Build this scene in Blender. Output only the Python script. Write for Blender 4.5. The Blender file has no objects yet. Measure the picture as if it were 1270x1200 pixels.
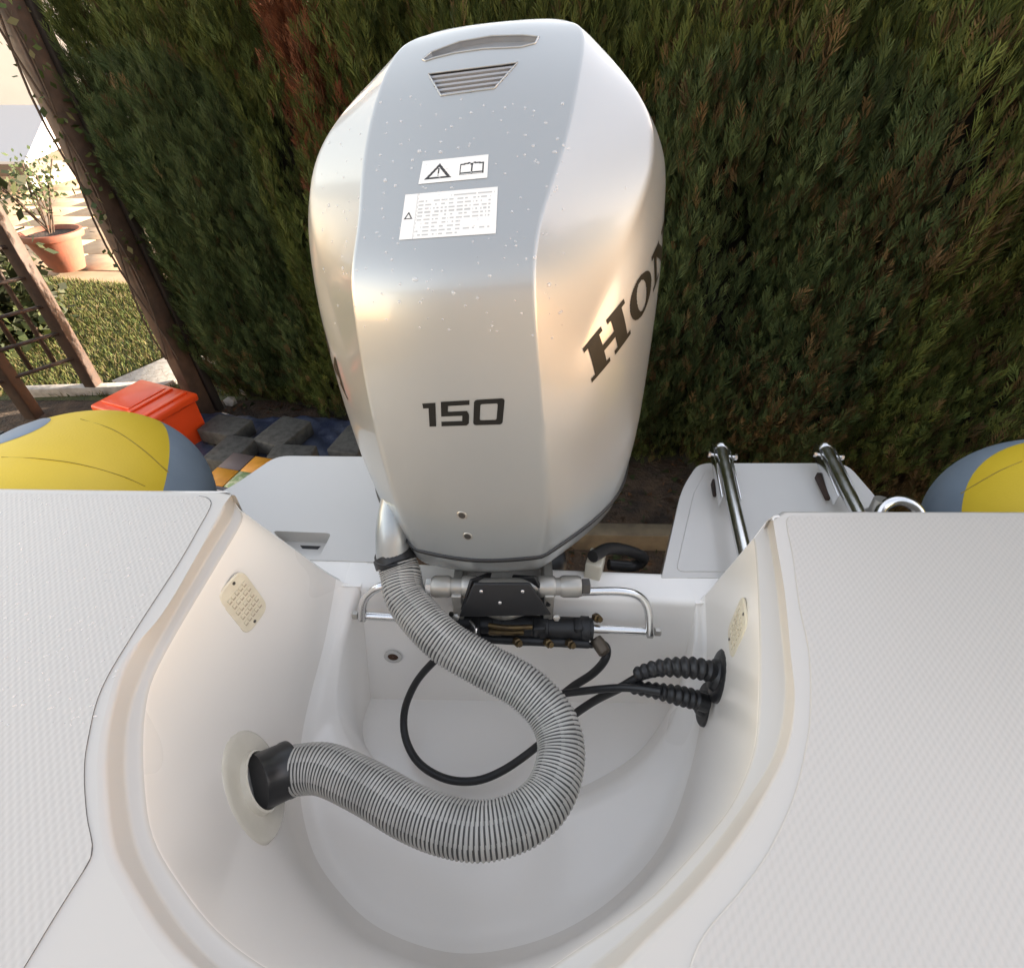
import bpy, bmesh, math, random
import numpy as np
from mathutils import Vector, Matrix, Quaternion
from mathutils.bvhtree import BVHTree
random.seed(7); RNG = np.random.default_rng(7)
R = math.radians
SC = bpy.context.scene
COL = SC.collection

# ------------------------------------------------------------ camera, sky, sun
PITCH = R(40.0); F = 640.0; CZ = 2.0
cd = bpy.data.cameras.new('camera'); cam = bpy.data.objects.new('camera', cd); COL.objects.link(cam)
cam.location = (0, 0, CZ); cam.rotation_euler = (R(90) - PITCH, 0, 0)
cd.sensor_fit = 'HORIZONTAL'; cd.sensor_width = 36; cd.lens = 36 * F / 1270
cd.clip_start = 0.01; cd.clip_end = 500
SC.camera = cam
SUN_EL, SUN_AZ = R(8.5), R(66)          # azimuth from +Y towards +X
w = bpy.data.worlds.new('World'); SC.world = w; w.use_nodes = True
nt = w.node_tree; bg = nt.nodes['Background']
sky = nt.nodes.new('ShaderNodeTexSky'); sky.sky_type = 'NISHITA'; sky.sun_disc = False
sky.sun_elevation = SUN_EL; sky.sun_rotation = SUN_AZ
sky.air_density = 1.0; sky.dust_density = 0.35; sky.ozone_density = 2.5; sky.altitude = 0
wb = nt.nodes.new('ShaderNodeMix'); wb.data_type = 'RGBA'; wb.blend_type = 'MULTIPLY'; wb.inputs[0].default_value = 1
wb.inputs[7].default_value = (1.84, 1.01, .63, 1)     # camera white balance set for open shade
nt.links.new(sky.outputs[0], wb.inputs[6]); nt.links.new(wb.outputs[2], bg.inputs[0]); bg.inputs[1].default_value = 0.15
sd = bpy.data.lights.new('sun', 'SUN'); sun = bpy.data.objects.new('sun', sd); COL.objects.link(sun)
sd.energy = 4.6; sd.angle = R(0.5); sd.color = (1.0, 0.86, 0.68)
sdir = Vector((math.sin(SUN_AZ) * math.cos(SUN_EL), math.cos(SUN_AZ) * math.cos(SUN_EL), math.sin(SUN_EL)))
sun.rotation_euler = sdir.to_track_quat('Z', 'Y').to_euler(); sun.location = (0, 0, 10)
vs = SC.view_settings; vs.view_transform = 'Standard'; vs.look = 'None'; vs.gamma = 1; vs.use_curve_mapping = False
vs.exposure = 3.27
SC.cycles.max_bounces = 14; SC.cycles.diffuse_bounces = 10

# ------------------------------------------------------------ helpers
FW = Vector((0, math.cos(PITCH), -math.sin(PITCH))); UP = Vector((0, math.sin(PITCH), math.cos(PITCH))); RT = Vector((1, 0, 0))
CAM = Vector((0, 0, CZ))
def ray(x, y): return FW + RT * ((x - 635) / F) + UP * ((600 - y) / F)
def P(x, y, H):
    """world point seen at photo pixel x,y that lies H metres below eye height"""
    d = ray(x, y); return CAM + d * (-H / d.z)
def PY(x, y, Y):
    d = ray(x, y); return CAM + d * (Y / d.y)
def px(p):
    q = Vector(p) - CAM; dz = q.dot(FW); return 635 + F * q.x / dz, 600 - F * q.dot(UP) / dz

def tag(o, label=None, cat=None, group=None, kind=None):
    for k, v in (('label', label), ('category', cat), ('group', group), ('kind', kind)):
        if v: o[k] = v
    return o
def empty(name, loc, label, cat, group=None, rz=0):
    o = bpy.data.objects.new(name, None); COL.objects.link(o); o.location = loc; o.rotation_euler.z = rz
    o.empty_display_size = .1
    return tag(o, label, cat, group)
def mesh_obj(name, me, mat, parent=None, smooth=True):
    o = bpy.data.objects.new(name, me); COL.objects.link(o)
    if mat is not None:
        for m in (mat if isinstance(mat, (list, tuple)) else [mat]): me.materials.append(m)
    if smooth:
        for p in me.polygons: p.use_smooth = True
    if parent is not None:
        o.parent = parent; bpy.context.view_layer.update() if False else None
        o.matrix_parent_inverse = Matrix.LocRotScale(parent.location, parent.rotation_euler, None).inverted() if parent.parent is None else PI_(parent)
    return o
def PI_(p):
    m = Matrix.Identity(4); chain = []
    while p is not None: chain.append(p); p = p.parent
    for q in reversed(chain): m = m @ q.matrix_parent_inverse @ Matrix.LocRotScale(q.location, q.rotation_euler, None) if q.parent else Matrix.LocRotScale(q.location, q.rotation_euler, None)
    return m.inverted()
def from_bm(name, bm, mat, parent=None, smooth=True):
    me = bpy.data.meshes.new(name); bm.normal_update(); bm.to_mesh(me); bm.free()
    return mesh_obj(name, me, mat, parent, smooth)
def pyd(name, vs_, fs, mat, parent=None, smooth=True, recalc=False):
    me = bpy.data.meshes.new(name); me.from_pydata([tuple(v) for v in vs_], [], fs); me.update()
    if recalc:
        bm = bmesh.new(); bm.from_mesh(me); bmesh.ops.recalc_face_normals(bm, faces=bm.faces); bm.to_mesh(me); bm.free()
    return mesh_obj(name, me, mat, parent, smooth)
def autosmooth(o, ang=35):
    me = o.data; bm = bmesh.new(); bm.from_mesh(me)
    for e in bm.edges: e.smooth = not (len(e.link_faces) == 2 and e.calc_face_angle(0) > R(ang))
    bm.to_mesh(me); bm.free(); return o
def bevel(o, wd, seg=3, ang=30):
    m = o.modifiers.new('bevel', 'BEVEL'); m.width = wd; m.segments = seg; m.limit_method = 'ANGLE'; m.angle_limit = R(ang)
    m.harden_normals = False
    return o
def box(name, c, s, mat, parent=None, rz=0, bv=0.004, rot=None, seg=2):
    bm = bmesh.new(); bmesh.ops.create_cube(bm, size=1)
    for v in bm.verts: v.co = Vector((v.co.x * s[0], v.co.y * s[1], v.co.z * s[2]))
    if bv: bmesh.ops.bevel(bm, geom=bm.edges[:], offset=bv, segments=seg, affect='EDGES', profile=.5)
    M = (rot.to_matrix().to_4x4() if rot else Matrix.Rotation(rz, 4, 'Z'))
    bm.transform(Matrix.Translation(c) @ M)
    o = from_bm(name, bm, mat, parent, True); return autosmooth(o, 50)
def crom(pts, n, closed=False):
    """dense Catmull-Rom then resample to n points at even length"""
    P_ = [Vector(p) for p in pts]
    if closed: P_ = [P_[-1]] + P_ + [P_[0], P_[1]]
    else: P_ = [P_[0] * 2 - P_[1]] + P_ + [P_[-1] * 2 - P_[-2]]
    out = []
    for i in range(1, len(P_) - 2):
        a, b, c, d = P_[i - 1:i + 3]
        for k in range(16):
            t = k / 16
            out.append(.5 * ((2 * b) + (c - a) * t + (2 * a - 5 * b + 4 * c - d) * t * t + (3 * b - a - 3 * c + d) * t ** 3))
    out.append(P_[-2])
    L = [0]
    for i in range(1, len(out)): L.append(L[-1] + (out[i] - out[i - 1]).length)
    res = []; j = 0
    for k in range(n):
        s = L[-1] * k / (n if closed else n - 1)
        while j < len(L) - 2 and L[j + 1] < s: j += 1
        f = (s - L[j]) / max(1e-9, L[j + 1] - L[j]); res.append(out[j].lerp(out[j + 1], min(1, max(0, f))))
    return res
def frames(pts, closed=False):
    n = len(pts); T = []
    for i in range(n):
        a = pts[i - 1] if (i or closed) else pts[0]; b = pts[(i + 1) % n] if (i < n - 1 or closed) else pts[-1]
        T.append((b - a).normalized())
    ref = Vector((0, 0, 1)) if abs(T[0].z) < .9 else Vector((1, 0, 0))
    N = [(ref - T[0] * ref.dot(T[0])).normalized()]
    for i in range(1, n):
        v = N[-1] - T[i] * N[-1].dot(T[i]); N.append(v.normalized())
    return T, N
def tube(name, pts, r, mat, parent=None, seg=12, n=None, closed=False, caps=True, rfun=None):
    pts = crom(pts, n, closed) if n else [Vector(p) for p in pts]
    T, N = frames(pts, closed); vs_ = []; fs = []
    m = len(pts)
    for i in range(m):
        B = T[i].cross(N[i]); rr = rfun(i / (m - 1)) if rfun else r
        for k in range(seg):
            a = 2 * math.pi * k / seg; vs_.append(pts[i] + (N[i] * math.cos(a) + B * math.sin(a)) * rr)
    for i in range(m if closed else m - 1):
        j = (i + 1) % m
        for k in range(seg):
            k2 = (k + 1) % seg; fs.append((i * seg + k, i * seg + k2, j * seg + k2, j * seg + k))
    if caps and not closed:
        fs.append(tuple(reversed(range(seg)))); fs.append(tuple((m - 1) * seg + k for k in range(seg)))
    o = pyd(name, vs_, fs, mat, parent)
    return autosmooth(o, 50)
def lathe(name, prof, axis_o, axis_d, mat, parent=None, seg=24, closed=True):
    """prof: list of (r, h) along axis"""
    d = Vector(axis_d).normalized(); q = d.to_track_quat('Z', 'Y'); vs_ = []; fs = []
    for r, h in prof:
        for k in range(seg):
            a = 2 * math.pi * k / seg; vs_.append(Vector(axis_o) + q @ Vector((r * math.cos(a), r * math.sin(a), h)))
    for i in range(len(prof) - 1):
        for k in range(seg):
            k2 = (k + 1) % seg; fs.append((i * seg + k, i * seg + k2, (i + 1) * seg + k2, (i + 1) * seg + k))
    if closed:
        fs.append(tuple(reversed(range(seg)))); fs.append(tuple((len(prof) - 1) * seg + k for k in range(seg)))
    o = pyd(name, vs_, fs, mat, parent, recalc=True); return autosmooth(o, 40)
def prism(name, outline, z0, z1, mat, parent=None, bv=0, seg=3):
    n = len(outline); vs_ = [(p[0], p[1], z1) for p in outline] + [(p[0], p[1], z0) for p in outline]
    fs = [tuple(range(n)), tuple(reversed(range(n, 2 * n)))] + [(i, i + n, (i + 1) % n + n, (i + 1) % n) for i in range(n)]
    o = pyd(name, vs_, fs, mat, parent, recalc=True)
    if bv: bevel(o, bv, seg, 40); wn = o.modifiers.new('wn', 'WEIGHTED_NORMAL'); wn.keep_sharp = True
    autosmooth(o, 40) if not bv else None
    return o
def round_poly(pts, r, seg=5):
    """round the corners of a 2D polygon; r is a number or one per corner"""
    out = []; n = len(pts)
    for i in range(n):
        a, b, c = Vector(pts[i - 1][:2]), Vector(pts[i][:2]), Vector(pts[(i + 1) % n][:2])
        rr = r[i] if isinstance(r, (list, tuple)) else r
        if rr <= 0: out.append(b); continue
        p = b + (a - b).normalized() * min(rr, (a - b).length * .45); q = b + (c - b).normalized() * min(rr, (c - b).length * .45)
        for k in range(seg + 1):
            t = k / seg; out.append(p * (1 - t) ** 2 + b * 2 * t * (1 - t) + q * t * t)
    return out

# ------------------------------------------------------------ materials
def mat(name, col, rough=.5, metal=0, coat=0, coat_r=.05, spec=.5, noise=None, bump=None, trans=0, sheen=0, rnoise=None):
    m = bpy.data.materials.new(name); m.use_nodes = True; t = m.node_tree; b = t.nodes['Principled BSDF']
    c4 = (*col, 1) if len(col) == 3 else col
    b.inputs['Base Color'].default_value = c4; b.inputs['Roughness'].default_value = rough; b.inputs['Metallic'].default_value = metal
    b.inputs['Coat Weight'].default_value = coat; b.inputs['Coat Roughness'].default_value = coat_r
    b.inputs['Specular IOR Level'].default_value = spec; b.inputs['Transmission Weight'].default_value = trans
    tc = t.nodes.new('ShaderNodeTexCoord')
    if noise:        # (scale, colour2, lo, hi)
        n = t.nodes.new('ShaderNodeTexNoise'); n.inputs['Scale'].default_value = noise[0]; n.inputs['Detail'].default_value = 6
        r_ = t.nodes.new('ShaderNodeMapRange'); r_.inputs[1].default_value = noise[2]; r_.inputs[2].default_value = noise[3]
        mx = t.nodes.new('ShaderNodeMix'); mx.data_type = 'RGBA'; mx.inputs[6].default_value = c4; mx.inputs[7].default_value = (*noise[1], 1)
        t.links.new(tc.outputs['Object'], n.inputs['Vector']); t.links.new(n.outputs['Fac'], r_.inputs[0]); t.links.new(r_.outputs[0], mx.inputs[0])
        t.links.new(mx.outputs[2], b.inputs['Base Color'])
    if rnoise:       # (scale, lo, hi)
        n = t.nodes.new('ShaderNodeTexNoise'); n.inputs['Scale'].default_value = rnoise[0]; n.inputs['Detail'].default_value = 2
        r_ = t.nodes.new('ShaderNodeMapRange'); r_.inputs[1].default_value = .1; r_.inputs[2].default_value = .9
        r_.inputs[3].default_value = rnoise[1]; r_.inputs[4].default_value = rnoise[2]
        t.links.new(tc.outputs['Object'], n.inputs['Vector']); t.links.new(n.outputs['Fac'], r_.inputs[0]); t.links.new(r_.outputs[0], b.inputs['Roughness'])
    if bump:         # (scale, strength, distance)
        n = t.nodes.new('ShaderNodeTexNoise'); n.inputs['Scale'].default_value = bump[0]; n.inputs['Detail'].default_value = 5
        bp = t.nodes.new('ShaderNodeBump'); bp.inputs['Strength'].default_value = bump[1]; bp.inputs['Distance'].default_value = bump[2]
        t.links.new(tc.outputs['Object'], n.inputs['Vector']); t.links.new(n.outputs['Fac'], bp.inputs['Height']); t.links.new(bp.outputs[0], b.inputs['Normal'])
    return m
def attr_mat(name, rough=.6, transl=0):
    m = bpy.data.materials.new(name); m.use_nodes = True; t = m.node_tree; b = t.nodes['Principled BSDF']
    a = t.nodes.new('ShaderNodeAttribute'); a.attribute_name = 'tint'
    t.links.new(a.outputs['Color'], b.inputs['Base Color']); b.inputs['Roughness'].default_value = rough
    b.inputs['Specular IOR Level'].default_value = .25
    if transl:
        tr = t.nodes.new('ShaderNodeBsdfTranslucent'); mx = t.nodes.new('ShaderNodeMixShader'); mx.inputs[0].default_value = transl
        t.links.new(a.outputs['Color'], tr.inputs[0]); t.links.new(b.outputs[0], mx.inputs[1]); t.links.new(tr.outputs[0], mx.inputs[2])
        t.links.new(mx.outputs[0], t.nodes['Material Output'].inputs[0])
    return m
M = {}
M['gel'] = mat('gelcoat_light_offset', (.93, .90, .86), .28, coat=.35, coat_r=.12, rnoise=(3, .26, .31))  # white moulding lightened to lift the shaded well floor
M['wallgel'] = mat('well_wall_gelcoat_light_offset', (.79, .75, .70), .28, coat=.35, coat_r=.12, rnoise=(3, .26, .31))  # same moulding in a middle tone, balancing light on the well walls
M['deckgel'] = mat('deck_gelcoat_light_offset', (.50, .475, .44), .3, coat=.3, coat_r=.12, rnoise=(4, .26, .34))  # same moulding darkened to offset brighter light on open deck and rim
M['gel_plain'] = mat('gelcoat_platform', (.62, .60, .57), .3, coat=.3, noise=(5, (.60, .58, .55), .4, .8))
M['cream'] = mat('cream_plastic', (.70, .63, .49), .45, noise=(40, (.63, .56, .43), .4, .7))
M['flange'] = mat('aged_clear_plastic', (.66, .62, .53), .25, coat=.4, noise=(14, (.54, .50, .41), .3, .8))
M['black'] = mat('black_rubber', (.014, .014, .015), .42, bump=(120, .15, .002))
M['cuff'] = mat('black_vinyl_cuff', (.012, .012, .013), .3, bump=(60, .1, .002))
M['blackmetal'] = mat('black_painted_metal', (.010, .010, .011), .5)
M['chrome'] = mat('polished_steel', (.75, .75, .75), .12, metal=1, rnoise=(30, .16, .28))
M['silver'] = mat('silver_paint', (.38, .365, .335), .35, metal=.6, coat=.3, noise=(20, (.36, .34, .30), .4, .7))
M['brass'] = mat('tarnished_brass', (.15, .105, .05), .5, metal=.9, noise=(60, (.10, .07, .04), .4, .6))
M['screw'] = mat('screw_steel', (.10, .095, .09), .4, metal=.8)
M['cowl'] = mat('champagne_silver_paint', (.39, .405, .405), .4, metal=.64, coat=.6, coat_r=.08, rnoise=(5, .36, .44))
M['decal'] = mat('black_decal', (.010, .010, .009), .45, spec=.25)
M['decal_edge'] = mat('gold_black_decal', (.014, .012, .007), .45, spec=.25)
M['label'] = mat('label_paper', (.72, .73, .72), .4)
M['ink'] = mat('label_ink', (.03, .03, .03), .5)
M['ink_grey'] = mat('label_grey_ink', (.42, .43, .43), .5)
M['vent'] = mat('intake_grey', (.34, .36, .39), .4, metal=.5)
M['vent_dark'] = mat('vent_dark_plastic', (.03, .03, .032), .6)
M['yellow'] = mat('yellow_tube_fabric', (.66, .47, .03), .5, noise=(8, (.60, .42, .02), .2, .8), bump=(220, .25, .002))
M['grey_fabric'] = mat('grey_tube_fabric', (.20, .25, .31), .55, noise=(14, (.17, .215, .27), .2, .8), bump=(220, .25, .002))
M['seam'] = mat('tube_seam', (.30, .215, .025), .6)
M['wood'] = mat('stained_timber', (.042, .022, .014), .7, noise=(18, (.022, .012, .008), .35, .7), bump=(40, .4, .005))
M['orange'] = mat('orange_plastic', (.75, .07, .012), .38, coat=.2)
M['tarp'] = mat('blue_tarpaulin', (.028, .036, .07), .4, noise=(6, (.07, .08, .11), .3, .8), bump=(14, .7, .02))
M['block'] = mat('dark_concrete_block', (.075, .072, .065), .85, noise=(30, (.04, .038, .034), .4, .7), bump=(60, .5, .004))
M['terracotta'] = mat('terracotta', (.20, .062, .035), .75, noise=(10, (.13, .05, .032), .4, .7), bump=(40, .3, .004))
M['soil'] = mat('soil', (.045, .028, .018), .9, noise=(30, (.018, .012, .008), .4, .6), bump=(50, .8, .02))
M['leaf'] = attr_mat('foliage_leaf', .6, .25)
M['grass'] = attr_mat('grass_blade', .7, .3)
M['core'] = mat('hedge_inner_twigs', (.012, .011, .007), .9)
M['bark'] = mat('bark', (.06, .04, .028), .9, bump=(40, .6, .01))
M['water'] = mat('water_droplet', (.9, .92, .94), .03, spec=1)
M['water'].node_tree.nodes['Principled BSDF'].inputs['Alpha'].default_value = .3
M['stone'] = mat('pale_stone', (.34, .32, .29), .85, noise=(20, (.22, .2, .18), .4, .7), bump=(40, .4, .005))

# non-skid deck: staggered long grains as fine relief
def nonskid(nm, ang, st):
    m = mat(nm, (.80, .785, .77), .34, coat=.15, coat_r=.2)
    t = m.node_tree; b = t.nodes['Principled BSDF']
    tc = t.nodes.new('ShaderNodeTexCoord'); sx = t.nodes.new('ShaderNodeSeparateXYZ'); mp = t.nodes.new('ShaderNodeMapping'); mp.inputs['Rotation'].default_value[2] = ang; t.links.new(tc.outputs['Object'], mp.inputs[0]); t.links.new(mp.outputs[0], sx.inputs[0])
    def wave(sock, period, ph=0):
        a = t.nodes.new('ShaderNodeMath'); a.operation = 'MULTIPLY_ADD'; a.inputs[1].default_value = 2 * math.pi / period; a.inputs[2].default_value = ph
        t.links.new(sock, a.inputs[0]); c = t.nodes.new('ShaderNodeMath'); c.operation = 'SINE'; t.links.new(a.outputs[0], c.inputs[0]); return c
    wx = wave(sx.outputs[0], .0080); wy = wave(sx.outputs[1], .017)
    mul = t.nodes.new('ShaderNodeMath'); mul.operation = 'MULTIPLY'; t.links.new(wx.outputs[0], mul.inputs[0]); t.links.new(wy.outputs[0], mul.inputs[1])
    bp = t.nodes.new('ShaderNodeBump'); bp.inputs['Strength'].default_value = st; bp.inputs['Distance'].default_value = .0005
    t.links.new(mul.outputs[0], bp.inputs['Height']); t.links.new(bp.outputs[0], b.inputs['Normal'])
    r_ = t.nodes.new('ShaderNodeMapRange'); r_.inputs[1].default_value = -.9; r_.inputs[2].default_value = .4; t.links.new(mul.outputs[0], r_.inputs[0])
    mx = t.nodes.new('ShaderNodeMix'); mx.data_type = 'RGBA'; mx.inputs[6].default_value = (.452, .43, .40, 1); mx.inputs[7].default_value = (.485, .46, .43, 1)  # both grain tones lowered to offset brighter light on the open deck
    t.links.new(r_.outputs[0], mx.inputs[0]); t.links.new(mx.outputs[2], b.inputs['Base Color'])
    return m
M['nonskid_l'] = nonskid('nonskid_gelcoat_port', R(-12), .35); M['nonskid_r'] = nonskid('nonskid_gelcoat_starboard', R(27), .36)

# ------------------------------------------------------------ ground, lawn, patio
def ground_mat():
    m = bpy.data.materials.new('garden_ground'); m.use_nodes = True; t = m.node_tree; b = t.nodes['Principled BSDF']
    tc = t.nodes.new('ShaderNodeTexCoord'); n = t.nodes.new('ShaderNodeTexNoise'); n.inputs['Scale'].default_value = 9; n.inputs['Detail'].default_value = 8
    t.links.new(tc.outputs['Object'], n.inputs['Vector'])
    cr = t.nodes.new('ShaderNodeValToRGB'); e = cr.color_ramp.elements
    e[0].position = .35; e[0].color = (.022, .014, .009, 1); e[1].position = .68; e[1].color = (.075, .045, .026, 1)
    t.links.new(n.outputs['Fac'], cr.inputs[0]); t.links.new(cr.outputs[0], b.inputs['Base Color']); b.inputs['Roughness'].default_value = .95
    n2 = t.nodes.new('ShaderNodeTexNoise'); n2.inputs['Scale'].default_value = 45; n2.inputs['Detail'].default_value = 6; t.links.new(tc.outputs['Object'], n2.inputs['Vector'])
    bp = t.nodes.new('ShaderNodeBump'); bp.inputs['Distance'].default_value = .03; bp.inputs['Strength'].default_value = .8
    t.links.new(n2.outputs['Fac'], bp.inputs['Height']); t.links.new(bp.outputs[0], b.inputs['Normal'])
    return m
g = pyd('ground', [(-80, -80, 0), (80, -80, 0), (80, 120, 0), (-80, 120, 0)], [(0, 1, 2, 3)], ground_mat(), smooth=False); tag(g, kind='structure')
lawn_m = mat('lawn_turf', (.055, .062, .016), .9, noise=(6, (.032, .040, .012), .4, .65), bump=(60, .8, .03))
patio_m = mat('patio_slab', (.33, .235, .145), .8, noise=(7, (.25, .175, .11), .4, .7), bump=(30, .2, .005))
lw = pyd('lawn', [(-30, 3.35, .004), (-1.6, 3.35, .004), (-1.6, 5.35, .004), (-3.7, 5.75, .004), (-30, 9, .004)], [(0, 1, 2, 3, 4)], lawn_m, smooth=False); tag(lw, kind='structure')
pa = pyd('patio', [(-30, 9, .008), (-3.7, 5.75, .008), (-1.6, 5.35, .008), (30, 5.35, .008), (30, 115, .008), (-30, 115, .008)], [(0, 1, 2, 3, 4, 5)], mat('patio_bedding', (.32, .225, .14), .9, noise=(3, (.26, .18, .11), .4, .7)), smooth=False); tag(pa, kind='structure')
sl = None; k = 0
for j in range(9):
    for i in range(9):
        cx = -9.4 + i * .82 + (j % 2) * .3; cy = 5.9 + j * .62 + (-cx - 3.7) * .06
        if cy < 5.75 + max(0, (-cx - 3.7)) * .125 + .28: continue
        if sl is None:
            s_ = box('paving_slab', (0, 0, 0), (.80, .60, .02), patio_m, None, bv=.002, seg=1); s_.parent = pa; sl = s_; o = s_
        else:
            o = sl.copy(); COL.objects.link(o); o.parent = pa
        o.location = (cx, cy, .007 + random.uniform(-.001, .001)); o.rotation_euler = (random.uniform(-.002, .002), 0, -.06 + random.uniform(-.003, .003))

def blades(name, n, xr, yr, h, mat_, cols, parent=None, inside=None, z0=0.004):
    X = RNG.uniform(*xr, n); Y = RNG.uniform(*yr, n)
    if inside is not None: k_ = inside(X, Y); X = X[k_]; Y = Y[k_]; n = len(X)
    a = RNG.uniform(0, 2 * np.pi, n); hh = RNG.uniform(.5, 1.2, n) * h; wd = RNG.uniform(.5, 1, n) * h * .16
    dx = np.cos(a); dy = np.sin(a); lean = RNG.uniform(-.6, .6, (n, 2)) * hh[:, None]
    V = np.empty((n, 3, 3)); V[:, 0] = np.stack([X - dx * wd, Y - dy * wd, np.full(n, z0)], 1); V[:, 1] = np.stack([X + dx * wd, Y + dy * wd, np.full(n, z0)], 1)
    V[:, 2] = np.stack([X + lean[:, 0], Y + lean[:, 1], z0 + hh], 1)
    ci = RNG.integers(0, len(cols), n); C = np.array(cols)[ci] * RNG.uniform(.6, 1.3, (n, 1))
    return tri_obj(name, V, C, mat_, parent)
def tri_obj(name, V, C, mat_, parent=None):
    n = len(V); me = bpy.data.meshes.new(name)
    me.vertices.add(n * 3); me.vertices.foreach_set('co', V.reshape(-1).astype(np.float32))
    me.loops.add(n * 3); me.loops.foreach_set('vertex_index', np.arange(n * 3, dtype=np.int32))
    me.polygons.add(n); me.polygons.foreach_set('loop_start', np.arange(0, n * 3, 3, dtype=np.int32))
    at = me.color_attributes.new('tint', 'FLOAT_COLOR', 'POINT')
    CC = np.ones((n * 3, 4), dtype=np.float32); CC[:, :3] = np.repeat(C, 3, axis=0); at.data.foreach_set('color', CC.reshape(-1))
    me.update(calc_edges=True); me.validate()
    return mesh_obj(name, me, mat_, parent, smooth=False)
gr = blades('lawn_grass', 60000, (-7.2, -1.7), (3.4, 6.2), .045, M['grass'], [(.085, .10, .025), (.05, .075, .018), (.11, .11, .035), (.12, .095, .045)],
            inside=lambda X, Y: Y < 5.35 + np.clip((-X - 1.6) * .19, 0, 9) * 1.0)
tag(gr, kind='stuff')

# ------------------------------------------------------------ hedge
HA = Vector((-2.02, 3.66, 0)); HB = Vector((6.6, .74, 0)); HL = (HB - HA).length; HD = (HB - HA).normalized(); HN = Vector((HD.y, -HD.x, 0))  # towards the boat
if HN.y > 0: HN = -HN
HTOP = 2.31
def htop(s): return HTOP + 1.7 * np.clip((s - 3.9) / 1.1, 0, 1)  # out-of-frame right end raised to block sun and sky glow
def surf(s, z):
    return (.07 * np.sin(s * 3.1 + .8 * z) + .05 * np.sin(s * 7.3 - 1.7 * z + 1) + .045 * np.sin(z * 5.1 + s * 1.3) + .03 * np.sin(s * 15 + z * 4) + .02 * np.sin(s * 23 - z * 9))
hedge = empty('hedge', (HA + HB) / 2, 'tall dense dark green conifer hedge with brown patches behind the boat', 'hedge')
def spray_field(n, s, z, d, scale, edge=False):
    hd = np.array(HD); hn = np.array(HN); up = np.array([0, 0, 1.0])
    base = np.array(HA) + s[:, None] * hd + z[:, None] * up + d[:, None] * hn
    lean = RNG.uniform(.0, .6, n); sid = RNG.normal(0, .22, n)
    D = up * 1.0 + hn * lean[:, None] + hd * sid[:, None]; D /= np.linalg.norm(D, axis=1)[:, None]
    rnd = RNG.normal(0, 1, (n, 3)); S = np.cross(D, rnd); S /= np.linalg.norm(S, axis=1)[:, None]
    Q = np.cross(D, S)
    L = RNG.uniform(.05, .135, n) * scale
    K = 13; V = np.empty((n, K, 3, 3)); W_ = .0031
    for k in range(K):
        f = (k // 2 + .5) / (K // 2 + 1); sg = 1 if k % 2 else -1
        if k == K - 1: f = .55; sg = 0
        st = base + D * (L * f)[:, None]
        dirn = D * 1.0 + S * (sg * RNG.uniform(.22, .6, n))[:, None] + Q * RNG.uniform(-.25, .25, n)[:, None]
        dirn /= np.linalg.norm(dirn, axis=1)[:, None]
        bl = (L * (.42 * (1 - f) + .16))[:, None]; wv = np.cross(dirn, Q); wv /= np.linalg.norm(wv, axis=1)[:, None]
        V[:, k, 0] = st - wv * W_ * .9; V[:, k, 1] = st + dirn * bl * .55 + wv * W_ * 1.2; V[:, k, 2] = st + dirn * bl
    return V, K
def hedge_foliage(n):
    s = np.where(RNG.uniform(0, 1, n) < .88, RNG.uniform(0, 6.0, n), RNG.uniform(6.0, HL, n)); z = .02 + RNG.uniform(0, 1, n) * (htop(s) - .02)
    # thinner foot
    d = surf(s, z) + .40 - np.abs(RNG.normal(0, .09, n)) + .02
    foot = np.clip((.55 - z) / .55, 0, 1); d -= foot * .22
    keep = RNG.uniform(0, 1, n) > foot * .55
    # dark hollows between plants
    hol = np.sin(s * 4.4 + .5 * np.sin(z * 2)) * np.sin(z * 2.2 + s * 1.7) + .5 * np.sin(s * 9.0 + z * 3)
    keep &= ~((hol > .95) & (RNG.uniform(0, 1, n) < .75))
    s = s[keep]; z = z[keep]; d = d[keep]; n = len(s)
    V, K = spray_field(n, s, z, d, np.ones(n))
    g1 = np.array([.062, .088, .026]); g2 = np.array([.095, .112, .030]); g3 = np.array([.045, .072, .036]); br = np.array([.105, .072, .034]); rd = np.array([.17, .066, .034])
    t = RNG.uniform(0, 1, (n, 1)); C = g1 * t + g2 * (1 - t)
    bl = (np.sin(s * 2.1 + 1) * np.sin(z * 1.5) > .2)[:, None]; C = np.where(bl, C * .4 + g3 * .6, C)
    X = HA.x + s * HD.x
    bn = .5 + .5 * np.sin(s * 5.3 + z * 2.1) * np.sin(z * 4.1 - s * 2.3 + 1.2)
    pb = np.clip((X - .2) * .22, 0, .45) * bn * 1.3 + .035 + .30 * np.clip(.9 - z, 0, 1) * bn
    isb = RNG.uniform(0, 1, n) < pb
    C[isb] = br * RNG.uniform(.5, 1.3, (isb.sum(), 1))
    cx, cz = RED
    rr = (RNG.uniform(0, 1, n) < 1.15 * np.exp(-(((s - cx - (cz - z) * .10) / .18) ** 2 + ((z - cz) / .42) ** 2)))
    C[rr] = rd * RNG.uniform(.5, 1.25, (rr.sum(), 1))
    C *= RNG.uniform(.55, 1.6, (n, 1))
    return V.reshape(-1, 3, 3), np.repeat(C, K, axis=0)
def hedge_hit(x, y):
    d = ray(x, y); o = HA + HN * .35; t = (o - CAM).dot(HN) / d.dot(HN); p = CAM + d * t; return (p - HA).dot(HD), p.z
RED = hedge_hit(352, 40)
V, C = hedge_foliage(118000)
tag(tri_obj('foliage', V, C, M['leaf'], hedge), kind='stuff')
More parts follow.
